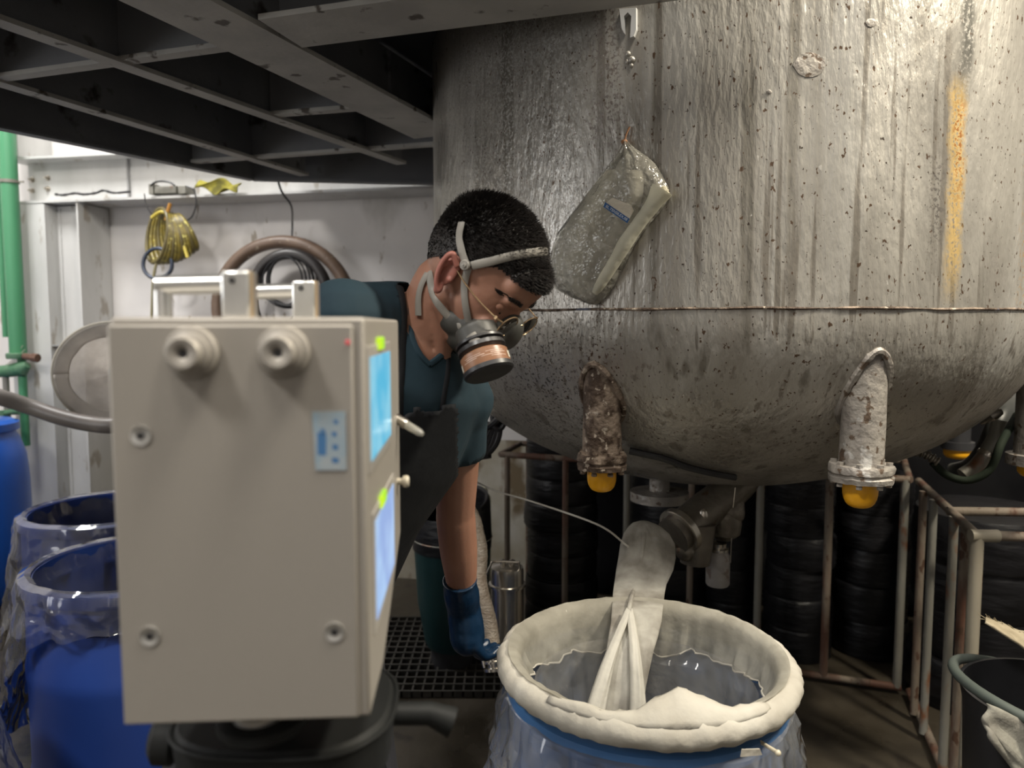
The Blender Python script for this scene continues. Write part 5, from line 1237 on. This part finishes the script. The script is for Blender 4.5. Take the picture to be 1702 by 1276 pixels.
# side panel screens on the right face
m_scr = glow('screen_cyan', (.10, .50, .75), (.25, .62, .80), 22, .95)
m_scr2 = glow('screen_blue', (.30, .45, .80), (.42, .62, .92), 18, .95)
m_led = glow('status_lamp_green', (.35, .8, .02), (.6, .9, .02), 30, 1.0)
m_bez = M('screen_bezel', (.40, .38, .35), rough=.3)
def side(yf, z, off=.0): return IM @ Vector((W/2+off, yf, z))
sn = IM.to_3x3() @ Vector((1, 0, 0))
def side_px(u, v, off): return onplane(u, v, IM @ Vector((W/2+off, 0, 0)), sn)
def side_yz(u, v, off=0):
    q_ = IM.inverted() @ side_px(u, v, off); return q_.y, q_.z
def side_box(y0_, y1_, z0_, z1_, o0, o1): return rbox(W/2+o0, W/2+o1, y0_, y1_, z0_, z1_)
def screen(zt0, zb0, ya, yb, m_s, name):
    b_ = obj('screen_bezel', side_box(ya-.012, yb+.010, zb0-.010, zt0+.010, -.002, .0015), m_bez, inst, smooth=False, bevel=.001)
    s_ = obj(name, side_box(ya, yb, zb0, zt0, .0005, .0022), m_s, b_, smooth=False)
    return s_
ya, _ = side_yz(613, 660); yb, _ = side_yz(646, 660)
z_t = side_yz(630, 588)[1]; z_b = side_yz(630, 745)[1]
z_t2 = side_yz(636, 835)[1]; z_b2 = side_yz(636, 990)[1]
screen(z_t, z_b, ya, yb, m_scr, 'screen'); screen(z_t2, z_b2, ya+.02, yb+.02, m_scr2, 'screen')
for (u, v) in ((629, 570), (633, 828)):
    yy, zz = side_yz(u, v); obj('status_lamp', side_box(yy-.018, yy+.018, zz-.006, zz+.006, 0, .004), m_led, inst, smooth=False, bevel=.0015)
rl = fp_(578, 568, .0038); obj('indicator_lamp', lathe([(.0018, -.001), (.0018, .001), (.001, .0016)], rl, 10, fn), glow('indicator_red', (.9, .05, .08), (.9, .05, .08), 5, 1.0), inst)
kp = IM @ Vector((W/2, D_-.035, P(665, 803, .86).z-zb_)); obj('side_knob', lathe([(.004, -.004), (.004, .006), (.0065, .007), (.0075, .011), (.006, .014), (.001, .0145)], kp, 20, sn), M('ivory_knob', (.62, .56, .44), rough=.4), inst)
# handles
def handle(u_post, wpost, v_top, yd, left_u, r_bar, rp):
    zt2 = zt_; pr = onplane(u_post, v_top, Vector((0, yd, 0)), Vector((0, 1, 0))); pl = onplane(left_u, v_top+6, Vector((0, yd+.0, 0)), Vector((0, 1, 0)))
    ztop_ = pr.z; hh = obj('carry_handle', tube([Vector((pl.x, yd, ztop_-r_bar*1.5)), Vector((pr.x, yd, ztop_-r_bar*1.3))], r_bar, 20), m_silver, inst)
    # posts: block with rounded faces
    obj('handle_post', box(pr.x-wpost/2, pr.x+wpost/2, yd-rp, yd+rp, zt2-.001, ztop_), m_silver, hh, bevel=.003)
    obj('handle_post', cyl(Vector((pl.x+.004, yd, zt2-.001)), Vector((pl.x+.004, yd, ztop_-r_bar*1.2)), r_bar*.9, 16), m_silver, hh)
    obj('set_screw', lathe([(.0028, 0), (.0028, .0012), (.001, .0012)], Vector((pr.x-.002, yd-rp, ztop_-.009)), 12, (0, -1, 0)), m_dark, hh)
    obj('brass_edge', cyl(Vector((pr.x+wpost/2-.002, yd-rp*.6, zt2-.001)), Vector((pr.x+wpost/2-.002, yd-rp*.6, ztop_-.0005)), .0035, 12), M('brass_tone', (.75, .58, .38), rough=.3, metal=.8), hh)
handle(397, .026, 450, .655, 262, .0085, .011)
handle(508, .026, 466, .82, 410, .0085, .011)
# tripod
tri = thing('tripod', Vector((ctr.x, y0+.12, 0)), 'black tripod head and legs carrying the silver instrument', 'tripod')
tcx = P(455, 1200, .68); tx0 = tcx.x; ty0 = .70
m_tri = M('tripod_black_metal', (.008, .009, .009), (.016, .017, .017), scale=9, rough=.6, spec=.25, metal=.0)
zq = zb_
obj('mount_screw', lathe([(.012, -.03), (.020, -.030), (.022, -.024), (.022, -.012), (.016, -.008), (.016, .0)], (tx0, ty0-.06, zq-.0), 32, cap=True), m_silver, tri)
obj('quick_plate', lathe([(.001, -.034), (.036, -.034), (.040, -.030), (.040, -.022), (.034, -.018), (.001, -.018)], (tx0, ty0-.05, zq), 40), m_tri, tri)
oc = [(-.095, -.030), (-.080, -.075), (-.03, -.098), (.06, -.095), (.098, -.06), (.105, -.01), (.09, .05), (.03, .085), (-.05, .08), (-.09, .03)]
oc = smooth_path([Vector((a, b_, 0)) for a, b_ in oc], 5, True)
V = [Vector((tx0+p.x*.98, ty0+.03+p.y, zq-.045)) for p in oc]+[Vector((tx0+p.x*1.04, ty0+.03+p.y*1.05, zq-.052)) for p in oc]+[Vector((tx0+p.x*1.0, ty0+.03+p.y, zq-.095)) for p in oc]; k = len(oc)
Fc = [tuple(range(k))]+[(i, (i+1) % k, k+(i+1) % k, k+i) for i in range(k)]+[(k+i, k+(i+1) % k, 2*k+(i+1) % k, 2*k+i) for i in range(k)]+[tuple(range(3*k-1, 2*k-1, -1))]
obj('head_plate', (V, Fc), m_tri, tri)
obj('head_edge', tube([Vector((tx0+p.x*1.045, ty0+.03+p.y*1.055, zq-.050)) for p in oc], .0025, 6, closed=True), m_tri, tri)
obj('centre_column', cyl((tx0, ty0+.03, .55), (tx0, ty0+.03, zq-.09), .018, 20), m_tri, tri)
obj('leg_hub', lathe([(.02, .78), (.05, .80), (.055, .86), (.03, .90)], (tx0, ty0+.03, 0), 28, cap=True), m_tri, tri)
for k in range(3):
    a = radians(95+120*k); top = Vector((tx0+.045*cos(a), ty0+.03+.045*sin(a), .84)); bot = Vector((tx0+.42*cos(a), ty0+.03+.42*sin(a), .02))
    lg = obj('leg', cyl(top, bot, .016, 14, .011), m_tri, tri); obj('rubber_foot', ball(bot, .018, 12), m_black_rubber, lg)
obj('pan_arm', tube([Vector((tx0+.09, ty0+.04, zq-.07)), Vector((tx0+.14, ty0+.05, zq-.075)), Vector((tx0+.165, ty0+.05, zq-.085))], [.012, .012, .016], 14), m_tri, tri)
obj('pan_knob', lathe([(.02, 0), (.024, .004), (.024, .02), (.016, .026), (.001, .026)], (tx0-.10, ty0-.0, zq-.075), 20, (-1, -.1, .1)), m_tri, tri)
